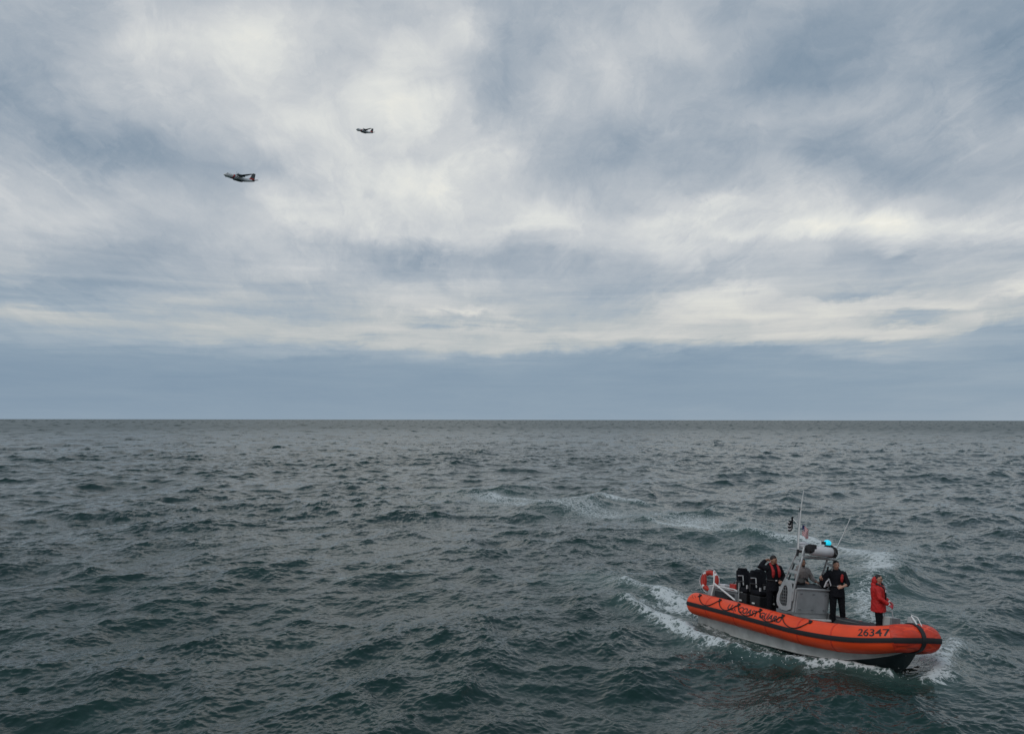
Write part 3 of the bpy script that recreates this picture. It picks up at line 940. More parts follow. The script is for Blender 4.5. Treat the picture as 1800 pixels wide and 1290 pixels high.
# deck -----------------------------------------------------------------
DZ = .58
dk = [(-3.7, -.78), (1.1, -.75), (1.7, -.66), (2.2, -.50), (2.6, -.32), (2.8, -.16), (2.8, .16), (2.6, .32), (2.2, .50), (1.7, .66), (1.1, .75), (-3.7, .78)]
G().plate([(x, y, DZ - .05 + (max(0, x - 1.2) * .06)) for x, y in dk], .05, (0, 0, 1)).make('deck', 'deck', boat, smooth=False)
# inner bulwark that the collar is laced to
for sgn in (-1, 1):
    pts = [(x, sgn * abs(y)) for x, y in dk[:6]]
    g = G()
    for (xa, ya), (xb, yb) in zip(pts, pts[1:]):
        za = DZ + max(0, xa - 1.2) * .06; zb = DZ + max(0, xb - 1.2) * .06
        g.hexa([(xa, ya, za), (xb, yb, zb), (xb, yb + sgn * .04, zb), (xa, ya + sgn * .04, za)], [(xa, ya, za + .24), (xb, yb, zb + .24), (xb, yb + sgn * .04, zb + .24), (xa, ya + sgn * .04, za + .24)])
    g.make('bulwark', 'alu_dark', boat, smooth=False)
G().box((-3.72, 0, .62), (.06, 1.5, .5)).make('transom', 'alu', boat, smooth=False, bevel=.01)

# console ----------------------------------------------------------------
cons = G().hexa([(-.72, -.62, DZ), (-.22, -.62, DZ), (-.22, .62, DZ), (-.72, .62, DZ)], [(-.74, -.62, 1.52), (-.10, -.62, 1.52), (-.10, .62, 1.52), (-.74, .62, 1.52)]).make('console', 'alu', boat, smooth=False, bevel=.02)
fx = lambda z: -.22 + (z - DZ) / (1.52 - DZ) * .12 + .004
G().hexa([(fx(.90), -.57, .90), (fx(.90) + .025, -.57, .90), (fx(.90) + .025, .57, .90), (fx(.90), .57, .90)],
         [(fx(1.47), -.57, 1.47), (fx(1.47) + .025, -.57, 1.47), (fx(1.47) + .025, .57, 1.47), (fx(1.47), .57, 1.47)]).make('front_panel', 'alu', cons, smooth=False, bevel=.008)
for z in (1.41, 1.0):
    for y in (-.44, 0, .44):
        G().box((fx(z) + .032, y, z), (.03, .07, .03)).make('latch', 'alu_dark', cons, smooth=False, bevel=.004)
G().tube([(fx(1.5) + .03, -.62, 1.53), (fx(1.5) + .05, -.5, 1.54), (fx(1.5) + .05, .5, 1.54), (fx(1.5) + .03, .62, 1.53)], .028, 8).make('top_rail', 'alu', cons)
G().hexa([(-.72, -.56, 1.52), (-.14, -.56, 1.52), (-.14, .56, 1.52), (-.72, .56, 1.52)], [(-.60, -.54, 1.66), (-.17, -.54, 1.58), (-.17, .54, 1.58), (-.60, .54, 1.66)]).make('dashboard', 'black', cons, smooth=False, bevel=.01)
# low curved windscreen strip of clear glazing is not fitted: grab bar and screens instead
G().box((-.42, -.18, 1.70), (.06, .34, .16), Matrix.Rotation(rad(-18), 3, 'Y')).make('display_screen', 'glassdark', cons, smooth=False, bevel=.01)
G().tube([(-.16, .18, 1.70), (-.10, .40, 1.56), (-.09, .52, 1.53)], .014, 6).make('grab_bar', 'alu', cons)
G().box((-.10, .0, .745), (.10, 1.30, .05)).make('footboard_trim', 'white', cons, smooth=False, bevel=.006)
# steering wheel
g = G()
g.tube([(-.80 + .05 * math.cos(a), .34 + .18 * math.sin(a), 1.60 + .17 * math.cos(a)) for a in np.linspace(0, 2 * PI, 20, endpoint=False)], .016, 6, closed=True)
for a in (0, 2.1, 4.2): g.rod((-.80, .34, 1.6), (-.80 + .05 * math.cos(a), .34 + .18 * math.sin(a), 1.60 + .17 * math.cos(a)), .012, 6)
g.rod((-.80, .34, 1.6), (-.62, .34, 1.55), .03, 8)
g.make('steering_wheel', 'black', cons)
# side wing plates with the rounded opening, starboard and port
for sgn in (-1, 1):
    y = sgn * .655
    out_ = [(-.36, .92), (-.22, .98), (-.16, 1.45), (-.22, 1.66), (-.36, 1.70), (-.54, 1.66), (-.72, 1.30), (-.74, 1.12), (-.70, 1.02), (-.55, .92)]
    inn = [(-.40, 1.03), (-.36, 1.07), (-.33, 1.40), (-.35, 1.52), (-.40, 1.58), (-.47, 1.56), (-.62, 1.28), (-.63, 1.16), (-.60, 1.09), (-.52, 1.03)]
    w = G().plate([(x, y, z) for x, z in out_], .03, (0, sgn, 0), [(x, y, z) for x, z in inn]).make('side_wing', 'alu', cons, smooth=False, bevel=.006)
    g = G()
    for k in range(7):
        z = 1.04 + k * .08
        g.rod((-.62, y + sgn * .012, z), (-.33, y + sgn * .012, z), .008, 5)
    for k in range(4):
        x = -.58 + k * .075
        g.rod((x, y + sgn * .012, 1.04), (x, y + sgn * .012, 1.55), .008, 5)
    g.make('mesh_grille', 'alu_dark', w)
    G().plate([(x, y - sgn * .012, z) for x, z in inn], .006, (0, sgn, 0)).make('net_backing', 'nonskid', w, smooth=False)
    # lower flank
    G().box((-.45, sgn * .645, .76), (.62, .03, .34)).make('flank_plate', 'alu_dark', cons, smooth=False, bevel=.006)
    # pillar: fore and aft tubes joined by ladder plates leaving slots
    f0, f1 = Vector((-.14, sgn * .63, 1.62)), Vector((.05, sgn * .575, 2.38))
    a0, a1 = Vector((-.52, sgn * .645, 1.66)), Vector((-.17, sgn * .585, 2.44))
    pil = G().tube([(-.20, sgn * .65, 1.2), f0, f0.lerp(f1, .6), f1, Vector((.03, sgn * .50, 2.50)), Vector((.0, sgn * .38, 2.53))], .031, 8).make('pillar', 'alu', boat)
    G().tube([a0 + Vector((-.02, 0, -.1)), a0, a1, Vector((-.22, sgn * .50, 2.54))], .026, 8).make('aft_tube', 'alu', pil)
    for u in (.08, .42, .76):
        p, q = f0.lerp(f1, u), a0.lerp(a1, u)
        d = (f1 - f0).normalized()
        G().hexa([p - d * .035 + Vector((0, -.012, 0)), q - d * .035 + Vector((0, -.012, 0)), q - d * .035 + Vector((0, .012, 0)), p - d * .035 + Vector((0, .012, 0))],
                 [p + d * .035 + Vector((0, -.012, 0)), q + d * .035 + Vector((0, -.012, 0)), q + d * .035 + Vector((0, .012, 0)), p + d * .035 + Vector((0, .012, 0))]).make('gusset', 'alu', pil, smooth=False)
    mid0, mid1 = f0.lerp(a0, .5), f1.lerp(a1, .5)
    for u in (.22, .58):  # black blocks between the tubes: the dark of the slots put in as colour
        p = mid0.lerp(mid1, u)
        dd = (mid1 - mid0).normalized()
        G().hexa([p - dd * .08 + Vector((-.075, sgn * .02, 0)), p - dd * .08 + Vector((-.02, sgn * .02, 0)), p - dd * .08 + Vector((-.02, sgn * .03, 0)), p - dd * .08 + Vector((-.075, sgn * .03, 0))],
                 [p + dd * .08 + Vector((-.075, sgn * .02, 0)), p + dd * .08 + Vector((-.02, sgn * .02, 0)), p + dd * .08 + Vector((-.02, sgn * .03, 0)), p + dd * .08 + Vector((-.075, sgn * .03, 0))]).make('slot_shade', 'black', pil, smooth=False)
# roof frame
roof = G().plate([(-.55, -.50, 2.54), (.02, -.52, 2.52), (.02, .52, 2.52), (-.55, .50, 2.54)], .035, (0, 0, 1)).make('roof', 'alu', boat, smooth=False, bevel=.01)
G().rod((.05, -.575, 2.385), (.05, .575, 2.385), .034, 8).make('front_crossbar', 'alu', roof)
G().rod((-.20, -.55, 2.50), (-.20, .55, 2.50), .03, 8).make('rear_crossbar', 'alu', roof)
G().box((.04, 0, 2.36), (.03, .86, .035)).make('blind_roll', 'black', roof, smooth=False)
G().box((-.16, -.18, 2.64), (.34, .5, .10)).make('roof_box', 'offwhite', roof, smooth=False, bevel=.03)
# stowed flotation bag: pale roll with black end and straps
yb0, yb1 = -.40, .40
bag = G().tube([(.15, yb0, 2.565), (.15, yb0 + .03, 2.565), (.15, 0, 2.56), (.15, yb1 - .03, 2.565), (.15, yb1, 2.565)], [.11, .128, .132, .128, .11], 18).make('flotation_bag', 'offwhite', boat)
G().tube([(.15, yb0 - .12, 2.60), (.15, yb0 - .11, 2.60), (.15, yb0 + .09, 2.60), (.15, yb0 + .10, 2.60)], [.07, .11, .11, .07], 12).make('end_light', 'black', bag)
G().box((.20, yb0 + .0, 2.63), (.14, .20, .20)).make('end_cap', 'black', bag, smooth=False, bevel=.02)
for y in (.34, .43):
    G().tube([(.15 + .137 * math.cos(a), y, 2.563 + .137 * math.sin(a)) for a in np.linspace(0, 2 * PI, 18, endpoint=False)], .017, 6, closed=True).make('strap', 'black', bag)
G().tube([(.06, .60, 2.42), (.08, .58, 2.60), (.06, .50, 2.72), (.02, .40, 2.75)], .022, 8).make('roof_hoop', 'black', roof)
G().tube([(.06, -.60, 2.42), (.08, -.58, 2.58), (.04, -.50, 2.68), (-.02, -.38, 2.70)], .026, 8).make('roof_hoop', 'alu', roof)
# beacon
bc = G().tube([(.02, .34, 2.70), (.02, .34, 2.76)], .075, 14).make('beacon_base', 'black', boat)
G().ell((.02, .34, 2.80), (.10, .10, .085), 16, 8).make('beacon_lens', 'beacon', bc)
G().box((.02, .20, 2.79), (.09, .09, .08)).make('beacon_housing', 'black', bc, smooth=False, bevel=.01)
G().rod((.02, .34, 2.5), (.02, .34, 2.71), .03, 8).make('beacon_stalk', 'alu', bc)
# whip antennas and mast
an = G().tube([(-.12, -.57, 2.50), (-.11, -.57, 3.05), (-.07, -.565, 3.70), (.0, -.56, 4.14)], [.022, .018, .013, .009], 8).make('antenna', 'white', boat, label='tall thin white whip antenna on the left roof corner')
G().tube([(-.10, -.57, 3.60), (-.095, -.57, 3.66)], .026, 8).make('collar_ring', 'black', an)
G().tube([(-.13, -.59, 2.38), (-.125, -.575, 2.56)], .034, 8).make('antenna_mount', 'black', an)
an = G().tube([(.05, .62, 2.62), (.30, .61, 3.06), (.53, .60, 3.50)], [.02, .015, .010], 8).make('antenna', 'white', boat, label='shorter whip antenna leaning right on the right roof corner')
G().tube([(.0, .62, 2.40), (.07, .62, 2.66)], .032, 8).make('antenna_mount', 'black', an)
mast = G().tube([(-.20, -.50, 2.50), (-.20, -.50, 3.55)], [.028, .022], 8).make('mast', 'alu', boat)
G().rod((-.20, -.50, 3.2), (-.36, -.55, 3.35), .012, 6).make('flag_yard', 'alu', mast)
G().rod((-.20, -.50, 3.0), (-.12, -.26, 3.16), .012, 6).make('flag_yard', 'alu', mast)
G().ell((-.38, -.12, 2.72), (.16, .16, .05), 18, 8).make('satellite_dome', 'offwhite', roof)

# seats: four black shock seats in two rows behind the console
for (sx, sy) in ((-1.75, -.36), (-1.75, .40), (-2.35, -.30), (-2.35, .36)):
    st = G().hexa([(sx - .16, sy - .18, DZ), (sx + .20, sy - .18, DZ), (sx + .20, sy + .18, DZ), (sx - .16, sy + .18, DZ)],
                  [(sx - .18, sy - .20, 1.14), (sx + .24, sy - .20, 1.14), (sx + .24, sy + .20, 1.14), (sx - .18, sy + .20, 1.14)]).make('seat', 'black', boat, smooth=False, bevel=.03)
    G().box((sx + .03, sy, 1.22), (.44, .42, .13)).make('cushion', 'blackcloth', st, smooth=False, bevel=.04)
    G().box((sx - .17, sy, 1.50), (.13, .42, .52), Matrix.Rotation(rad(-6), 3, 'Y')).make('backrest', 'blackcloth', st, smooth=False, bevel=.04)
    G().box((sx - .20, sy, 1.74), (.14, .30, .16)).make('headrest', 'blackcloth', st, smooth=False, bevel=.04)
    for s2 in (-1, 1):
        G().tube([(sx - .12, sy + s2 * .235, 1.22), (sx - .12, sy + s2 * .235, 1.44), (sx + .16, sy + s2 * .235, 1.46)], .026, 6).make('armrest', 'black', st)
    G().tube([(sx - .10, sy - .24, 1.60), (sx + .10, sy - .24, 1.62), (sx + .14, sy - .24, 1.36)], .018, 6).make('grab_handle', 'alu', st)
    G().box((sx - .0, sy - .205, .92), (.10, .02, .04)).make('reflector', 'white', st, smooth=False)
    G().box((sx + .215, sy - .17, 1.28), (.03, .05, .18)).make('buckle_plate', 'offwhite', st, smooth=False, bevel=.006)

# engine casing and stern gear
eng = G().box((-3.05, .02, .85), (1.20, 1.16, .54)).make('engine_casing', 'alu_dark', boat, smooth=False, bevel=.02)
G().box((-3.05, .02, 1.135), (1.26, 1.22, .03)).make('lid', 'alu', eng, smooth=False, bevel=.006)
G().box((-2.98, -.572, .90), (.86, .012, .30)).make('recess_shade', 'nonskid', eng, smooth=False)  # flat dark panel on the casing, the shade of a recess given as colour
G().box((-3.58, -.50, .88), (.22, .22, .56)).make('corner_locker', 'alu', eng, smooth=False, bevel=.015)
G().rod((-2.85, -.585, .92), (-2.55, -.585, .92), .025, 6).make('hose', 'black', eng)
post = G().box((-2.44, -.50, .98), (.06, .06, .86)).make('tow_post', 'alu', boat, smooth=False, bevel=.01)
G().box((-2.36, -.36, .90), (.10, .24, .62)).make('backing_plate', 'alu', post, smooth=False, bevel=.01)
G().tube([(-2.30, -.42, .78), (-2.26, -.44, .92), (-2.30, -.44, 1.08)], .022, 6).make('hose', 'black', post)
G().tube([(-3.42, -.62, 1.62), (-3.40, -.66, 1.60), (-3.32, -.70, 1.46), (-3.30, -.72, 1.2), (-3.36, -.74, .9)], .022, 8).make('stern_rail', 'white', boat)
G().rod((-3.32, -.70, 1.27), (-2.24, -.80, .92), .026, 8).make('stay_bar', 'white', boat)
g = G().tube([(-2.94, -.18, 1.15), (-2.94, -.18, 1.36), (-2.84, -.18, 1.56), (-2.72, -.18, 1.60), (-2.62, -.18, 1.50), (-2.60, -.18, 1.15)], .022, 8)
rail = g.make('tow_hoop', 'alu', boat)
G().rod((-2.88, -.18, 1.50), (-2.88, .5, 1.50), .02, 8).make('cross_tube', 'alu', rail)
G().tube([(-3.62, -.60, 1.16), (-3.50, -.60, 1.19), (-2.55, -.58, 1.19), (-2.44, -.56, 1.16)], .02, 6).make('side_rail', 'white', boat)
G().box((-3.30, -.30, 1.20), (.30, .26, .12)).make('hatch_cover', 'offwhite', eng, smooth=False, bevel=.015)
G().tube([(-3.1, .1, 1.15), (-3.0, .05, 1.30), (-2.8, .0, 1.28), (-2.7, .1, 1.15)], .03, 8).make('exhaust_hose', 'black', eng)
# bow gear
bl = G().hexa([(2.12, -.02, .62), (2.40, -.02, .62), (2.40, .26, .62), (2.12, .26, .62)], [(2.12, -.02, 1.20), (2.34, -.02, 1.20), (2.34, .26, 1.20), (2.12, .26, 1.20)]).make('bow_locker', 'hull', boat, smooth=False, bevel=.012)
G().box((2.42, .06, .95), (.06, .30, .50)).make('side_panel', 'alu_dark', bl, smooth=False, bevel=.01)
G().tube([(2.16, .0, 1.20), (2.16, .0, 1.34), (2.36, .02, 1.34), (2.38, .04, 1.20)], .016, 6).make('grab_rail', 'alu', bl)
bp = G().hexa([(2.78, -.10, .68), (3.14, -.10, .68), (3.14, .06, .68), (2.78, .06, .68)], [(2.86, -.06, 1.30), (2.93, -.06, 1.30), (2.93, .02, 1.30), (2.86, .02, 1.30)]).make('bow_post', 'alu', boat, smooth=False, bevel=.01)
G().tube([(2.93, -.03, 1.32), (3.05, -.05, 1.22), (3.20, -.08, 1.0)], .02, 6).make('stay', 'white', bp)
G().tube([(2.82, .1, 1.34), (2.98, .12, 1.30), (3.16, .1, 1.05)], .012, 6).make('mooring_line', 'white', bp)
# coiled lines and black hose on the foredeck
g = G()
for k in range(3):
    g.tube([(.30 + (.16 - k * .03) * math.cos(a), .35 + (.16 - k * .03) * math.sin(a), DZ + .02 + k * .025) for a in np.linspace(0, 2 * PI, 16, endpoint=False)], .016, 6, closed=True)
g.make('rope_coil', 'rope', boat)
G().tube([(-.05, -.40, DZ + .18), (.25, -.1, DZ + .16), (.42, .3, DZ + .10), (.40, .62, DZ + .03)], .022, 6).make('deck_hose', 'white', boat)
G().hexa([(.0, -.60, DZ), (1.3, -.58, DZ), (1.3, .60, DZ), (.0, .60, DZ)], [(.0, -.60, DZ + .11), (1.24, -.56, DZ + .08), (1.24, .56, DZ + .08), (.0, .60, DZ + .11)]).make('deck_hatch', 'nonskid', boat, smooth=False, bevel=.01)
G().box((-.15, -.80, .80), (.16, .12, .16)).make('mooring_cleat', 'black', boat, smooth=False, bevel=.04)

# ------------------------------------------------------------------ gear resting on the boat
lr = thing('life_ring', 'orange life ring with white grab rope on the stern rack', 'life ring', at(-3.72, -.56, 1.03))
NR = 40
rot = Matrix.Rotation(rad(14), 3, 'Z') @ Matrix.Rotation(rad(-8), 3, 'X')
g = G()
g.tube([rot @ Vector((0.246 * math.cos(a), 0, 0.246 * math.sin(a) + .27)) for a in np.linspace(0, 2 * PI, NR, endpoint=False)], .076, 12, closed=True)
g.make('ring_body', 'ringred', lr)
for q in range(4):
    a0 = q * PI / 2 + PI / 4
    g = G()
    g.tube([rot @ Vector((0.246 * math.cos(a), 0, 0.246 * math.sin(a) + .27)) for a in np.linspace(a0 - .13, a0 + .13, 5)], .080, 12)
    g.make('reflective_band', 'white', lr)
    g = G()
    g.tube([rot @ Vector(((.330 - .0 + .035 * math.sin((a - a0) * 2)) * math.cos(a), -.02, (.330 + .035 * math.sin((a - a0) * 2)) * math.sin(a) + .27)) for a in np.linspace(a0, a0 + PI / 2, 9)], .008, 6)
    g.make('grab_rope', 'offwhite', lr)
rk = thing('rescue_light', 'small red rescue light clipped beside the life ring at the stern', 'light', at(-3.86, -.60, 1.15))
G().tube([(0, 0, 0), (0, 0, .06), (0, -.01, .20), (.0, -.01, .34)], [.05, .06, .06, .03], 10).make('canister', 'red', rk)
G().tube([(0, -.01, .34), (0, -.01, .40)], .03, 8).make('cap', 'white', rk)
fb_ = thing('fuel_can', 'dark red box standing on the grey engine casing', 'box', at(-2.72, -.40, 1.15))
G().box((0, 0, .09), (.26, .22, .18)).make('case', 'red', fb_, smooth=False, bevel=.02)
G().tube([(-.07, 0, .18), (-.05, 0, .23), (.05, 0, .23), (.07, 0, .18)], .012, 6).make('handle', 'black', fb_)
bagm = thing('gear_bag', 'black and grey equipment bag strapped by the right console pillar', 'bag', at(-.10, .40, 1.57))
g = G().ell((0, 0, .16), (.11, .15, .16), 14, 10)
g.make('pouch', 'blackcloth', bagm)
G().tube([(.09, -.10, .05), (.12, -.06, .2), (.11, .04, .27), (.11, .12, .1)], .02, 6).make('strap', 'offwhite', bagm)
G().box((.10, -.02, .12), (.03, .10, .09)).make('pocket', 'greycoat', bagm, smooth=False, bevel=.01)


def flag_sheet(name, parent, m, u0, u1, v0, v1, w, h, dr):
    """patch of a waving flag, hoist along z at x=0, with thickness"""
    def P(u, v_, off):
        x = w * u * .72
        y = .06 * math.sin(u * 6.5 + v_ * 2.5) * (u + .2) + off
        z = -h * v_ + .05 * math.sin(u * 5 + 1 + v_) * u - .10 * u
        return Vector((x, y, z))
    top = [[P(u0 + (u1 - u0) * i / 8, v0 + (v1 - v0) * j / 2, dr) for j in range(3)] for i in range(9)]
    bot = [[P(u0 + (u1 - u0) * i / 8, v0 + (v1 - v0) * j / 2, -dr) for j in range(3)] for i in range(9)]
    return G().rings([t + b[::-1] for t, b in zip(top, bot)]).make(name, m, parent)


fm = at(-.17, -.40, 3.22) @ Matrix.Rotation(rad(55), 4, 'Z')
us = thing('ensign', 'small red and white striped flag flying beside the antenna', 'flag', fm)
for i in range(7):
    flag_sheet('red_stripe', us, 'flagred', 0, 1, i * 2 / 13, (i * 2 + 1) / 13, .24, .27, .004)
for i in range(6):
    flag_sheet('white_stripe', us, 'flagwhite', 0, 1, (i * 2 + 1) / 13, (i * 2 + 2) / 13, .24, .27, .004)
flag_sheet('canton', us, 'flagblue', .0, .34, 0, 7 / 13, .24, .27, .007)
fm = at(-.36, -.55, 3.42) @ Matrix.Rotation(rad(-160), 4, 'Z')
pn = thing('pennant', 'dark ragged pennant flying left of the tall antenna', 'flag', fm)
flag_sheet('cloth', pn, 'blackcloth', 0, 1, 0, 1, .16, .32, .004)
for i in range(3):
    flag_sheet('white_stripe', pn, 'flagwhite', .35, 1.1, .12 + i * .3, .24 + i * .3, .16, .32, .007)

# ------------------------------------------------------------------ people
def head_fn(s):
    def fn(p, q):
        x, y, z = q
        zz = p.z
        if zz < -.1:                                   # jaw narrows, chin comes forward
            k = 1 - .30 * min(1, (-zz - .1) / .8)
            y *= k
            x = x * (1 - .16 * min(1, -zz)) + .018 * s * min(1, -zz)
        if p.x > .3:
            nose = math.exp(-((y / (.013 * s)) ** 2)) * math.exp(-(((z + .012 * s) / (.026 * s)) ** 2))
            x += .026 * s * nose
            for e in (-1, 1):
                x -= .010 * s * math.exp(-(((y - e * .031 * s) / (.016 * s)) ** 2)) * math.exp(-(((z - .020 * s) / (.013 * s)) ** 2))
            x -= .004 * s * math.exp(-(((z + .052 * s) / (.007 * s)) ** 2)) * math.exp(-((y / (.026 * s)) ** 2))
        if p.x < -.2 and zz > -.3: x -= .012 * s
        return Vector((x, y, z))
    return fn


def hand(g, wrist, direction, palm_n, s, curl=.6, thumb_side=1):
    """palm and five bent fingers; direction along the hand, palm_n out of the palm"""
    d = Vector(direction).normalized(); n = Vector(palm_n); n = (n - d * n.dot(d)).normalized(); w = d.cross(n) * thumb_side
    W = Vector(wrist)
    R3 = Matrix((d, w, n)).transposed()
    g.ell(W + d * .045 * s, (.058 * s, .043 * s, .018 * s), 14, 8, R3)
    for k, (off, ln) in enumerate(((.032, .072), (.011, .082), (-.011, .076), (-.031, .060))):
        p0 = W + d * .075 * s + w * off * s
        a = curl * .8
        p1 = p0 + (d * math.cos(a * .6) + n * math.sin(a * .6)) * ln * .48 * s
        p2 = p1 + (d * math.cos(a * 1.7) + n * math.sin(a * 1.7)) * ln * .32 * s
        p3 = p2 + (d * math.cos(a * 2.6) + n * math.sin(a * 2.6)) * ln * .25 * s
        g.tube([p0 - d * .02 * s, p0, p1, p2, p3], [r * s for r in (.0105, .0105, .0098, .009, .0078)], 8, round_end=True)
    p0 = W + d * .025 * s + w * .036 * s
    p1 = p0 + (d * .7 + w * .6 + n * .35).normalized() * .042 * s
    p2 = p1 + (d * .85 + w * .1 + n * .5).normalized() * .032 * s
    g.tube([p0 - w * .015 * s, p0, p1, p2], [r * s for r in (.012, .012, .0108, .009)], 8, round_end=True)


def torso_rings(st, lean, grow, s, n=20):
    out_ = []
    for z, rx, ry in st:
        lx = lean * max(0, z - .9)
        out_.append([Vector(((lx + (rx + grow) * math.cos(2 * PI * j / n)) * s, (ry + grow) * math.sin(2 * PI * j / n) * s, z * s)) for j in range(n)])
    return out_


def person(label, mw, s=1.0, lean=0.0, arms=None, head_yaw=0.0, head_pitch=0.0, coat='blackcloth', pants='trouser', skin='skin',
           hood=True, vest=None, hair=True, coat_hem=.80, bare_fore=False, glove=None, glasses=False, cap=False, legs=None, group=None, coat_grow=.035, beard=False, vest_sides=(-1, 1)):
    root = thing('person', label, 'person', mw, group)
    ST = [(.80, .100, .150), (.90, .118, .165), (.98, .112, .158), (1.08, .100, .145), (1.20, .112, .155), (1.32, .118, .172), (1.40, .105, .170), (1.455, .075, .110), (1.49, .055, .062)]
    hd = Vector((lean * .62 + .025, 0, 1.625))
    HR = Matrix.Rotation(head_yaw, 3, 'Z') @ Matrix.Rotation(head_pitch, 3, 'Y')
    # ---- continuous body
    g = G()
    g.rings(torso_rings(ST, lean, 0, s))
    g.tube([Vector((lean * .52, 0, 1.43)) * s, Vector((lean * .56 + .008, 0, 1.50)) * s, (hd + Vector((-.012, 0, -.05))) * s], [.062 * s, .056 * s, .056 * s], 14, round_end=True)
    g.ell(hd * s, (.096 * s, .076 * s, .122 * s), 36, 26, HR, head_fn(s))
    for e in (-1, 1):
        c = hd + HR @ Vector((-.008, e * .077, -.005))
        g.ell(c * s, (.020 * s, .010 * s, .032 * s), 10, 8, HR)
    if legs is None:
        legs = [[(0, -.10, .90), (.012, -.115, .49), (-.02, -.13, .09)], [(0, .10, .90), (.02, .115, .49), (.0, .13, .09)]]
    for L in legs:
        a, k, f = [Vector(p) * s for p in L]
        g.tube([a, a.lerp(k, .5), k, k.lerp(f, .35), f], [r * s for r in (.088, .075, .056, .058, .040)], 12, round_end=True)
        g.tube([f + Vector((-.05, 0, -.045)) * s, f + Vector((.04, 0, -.05)) * s, f + Vector((.16, 0, -.062)) * s], [r * s for r in (.038, .042, .030)], 10, round_end=True)
    A = []
    for sgn, (el, wr, hdir, hn, curl) in zip((-1, 1), arms):
        sh = Vector((lean * .5, sgn * .175, 1.405))
        el = Vector(el); wr = Vector(wr)
        A.append((sgn, sh, el, wr))
        g.tube([sh * s, sh.lerp(el, .5) * s, el * s, el.lerp(wr, .4) * s, wr * s, (wr + Vector(hdir).normalized() * .03) * s],
               [r * s for r in (.058, .050, .041, .042, .029, .028)], 12, round_end=True)
        hand(g, wr * s, hdir, hn, s, curl, -sgn)
    link('body', remesh(g, .0075, 2), skin, root)
    # ---- face details
    f = lambda x, y, z: (hd + HR @ Vector((x, y, z))) * s
    for e in (-1, 1):
        G().ell(f(.083, e * .031, .020), (.008 * s, .013 * s, .007 * s), 10, 6, HR).make('eye', 'hair', root)
        G().tube([f(.088, e * .016, .038), f(.091, e * .030, .042), f(.080, e * .046, .037)], .0045 * s, 5).make('eyebrow', 'hair', root)
    G().tube([f(.086, -.022, -.056), f(.093, 0, -.055), f(.086, .022, -.056)], .0055 * s, 6).make('mouth', 'lip', root)
    if hair:
        def hf(p, q):
            # cut the cap away over the face
            if p.x > .25 and p.z < .42: return Vector((q.x * .72, q.y * .9, q.z))
            if p.z < -.25: return Vector((q.x * .80, q.y * .86, q.z * .62))
            return q
        G().ell((hd + HR @ Vector((-.014, 0, .022))) * s, (.097 * s, .083 * s, .113 * s), 26, 20, HR, hf).make('hair', 'hair', root)
    if beard:
        G().ell(f(.052, 0, -.088), (.040 * s, .050 * s, .026 * s), 14, 8, HR).make('beard', 'hair', root)
    if glasses:
        for e in (-1, 1):
            G().tube([f(.097, e * .031 + .019 * math.cos(a), .018 + .014 * math.sin(a)) for a in np.linspace(0, 2 * PI, 12, endpoint=False)], .0035 * s, 5, closed=True).make('glasses_rim', 'hair', root)
            G().tube([f(.095, e * .050, .02), f(.0, e * .084, .02)], .003 * s, 5).make('glasses_arm', 'hair', root)
    # ---- coat
    g = G()
    C = [(coat_hem, .128, .172)] + [q for q in ST if q[0] > coat_hem + .05 and q[0] < 1.47]
    g.rings(torso_rings(C, lean, coat_grow, s))
    g.tube([Vector((lean * .55, 0, 1.44)) * s, Vector((lean * .57, 0, 1.515)) * s], [.095 * s, .080 * s], 16)
    for sgn, sh, el, wr in A:
        end = el.lerp(wr, .30 if bare_fore else .90)
        g.tube([(sh + Vector((0, -sgn * .03, 0))) * s, sh * s, sh.lerp(el, .5) * s, el * s, el.lerp(end, .5) * s, end * s], [r * s for r in (.080, .088, .076, .068, .064, .054)], 14, round_end=True)
    if hood:
        g.ell(Vector((lean * .55 - .085, 0, 1.475)) * s, (.095 * s, .135 * s, .075 * s), 16, 10)
    link('jacket', remesh(g, .009, 3, .0035, len(label) % 17), coat, root)
    # ---- trousers and boots
    g = G()
    g.rings(torso_rings([(.78, .108, .158), (.88, .125, .172), (.98, .118, .165)], lean, .012, s))
    for L in legs:
        a, k, ft = [Vector(p) * s for p in L]
        g.tube([a, a.lerp(k, .5), k, k.lerp(ft, .5), ft + Vector((0, 0, .02)) * s], [r * s for r in (.106, .096, .080, .076, .070)], 14, round_end=True)
    link('trousers', remesh(g, .010, 3, .004, 3), pants, root)
    for L in legs:
        ft = Vector(L[2])
        g = G()
        g.tube([(ft + Vector((-.055, 0, -.05))) * s, (ft + Vector((.04, 0, -.045))) * s, (ft + Vector((.17, 0, -.058))) * s], [r * s for r in (.048, .050, .038)], 12, round_end=True)
        g.tube([(ft + Vector((-.02, 0, -.04))) * s, (ft + Vector((-.01, 0, .09))) * s], [.050 * s, .056 * s], 12)
        g.box((ft + Vector((.05, 0, -.082))) * s, (.28 * s, .09 * s, .016 * s))
        link('boot', remesh(g, .010, 2), 'black', root)
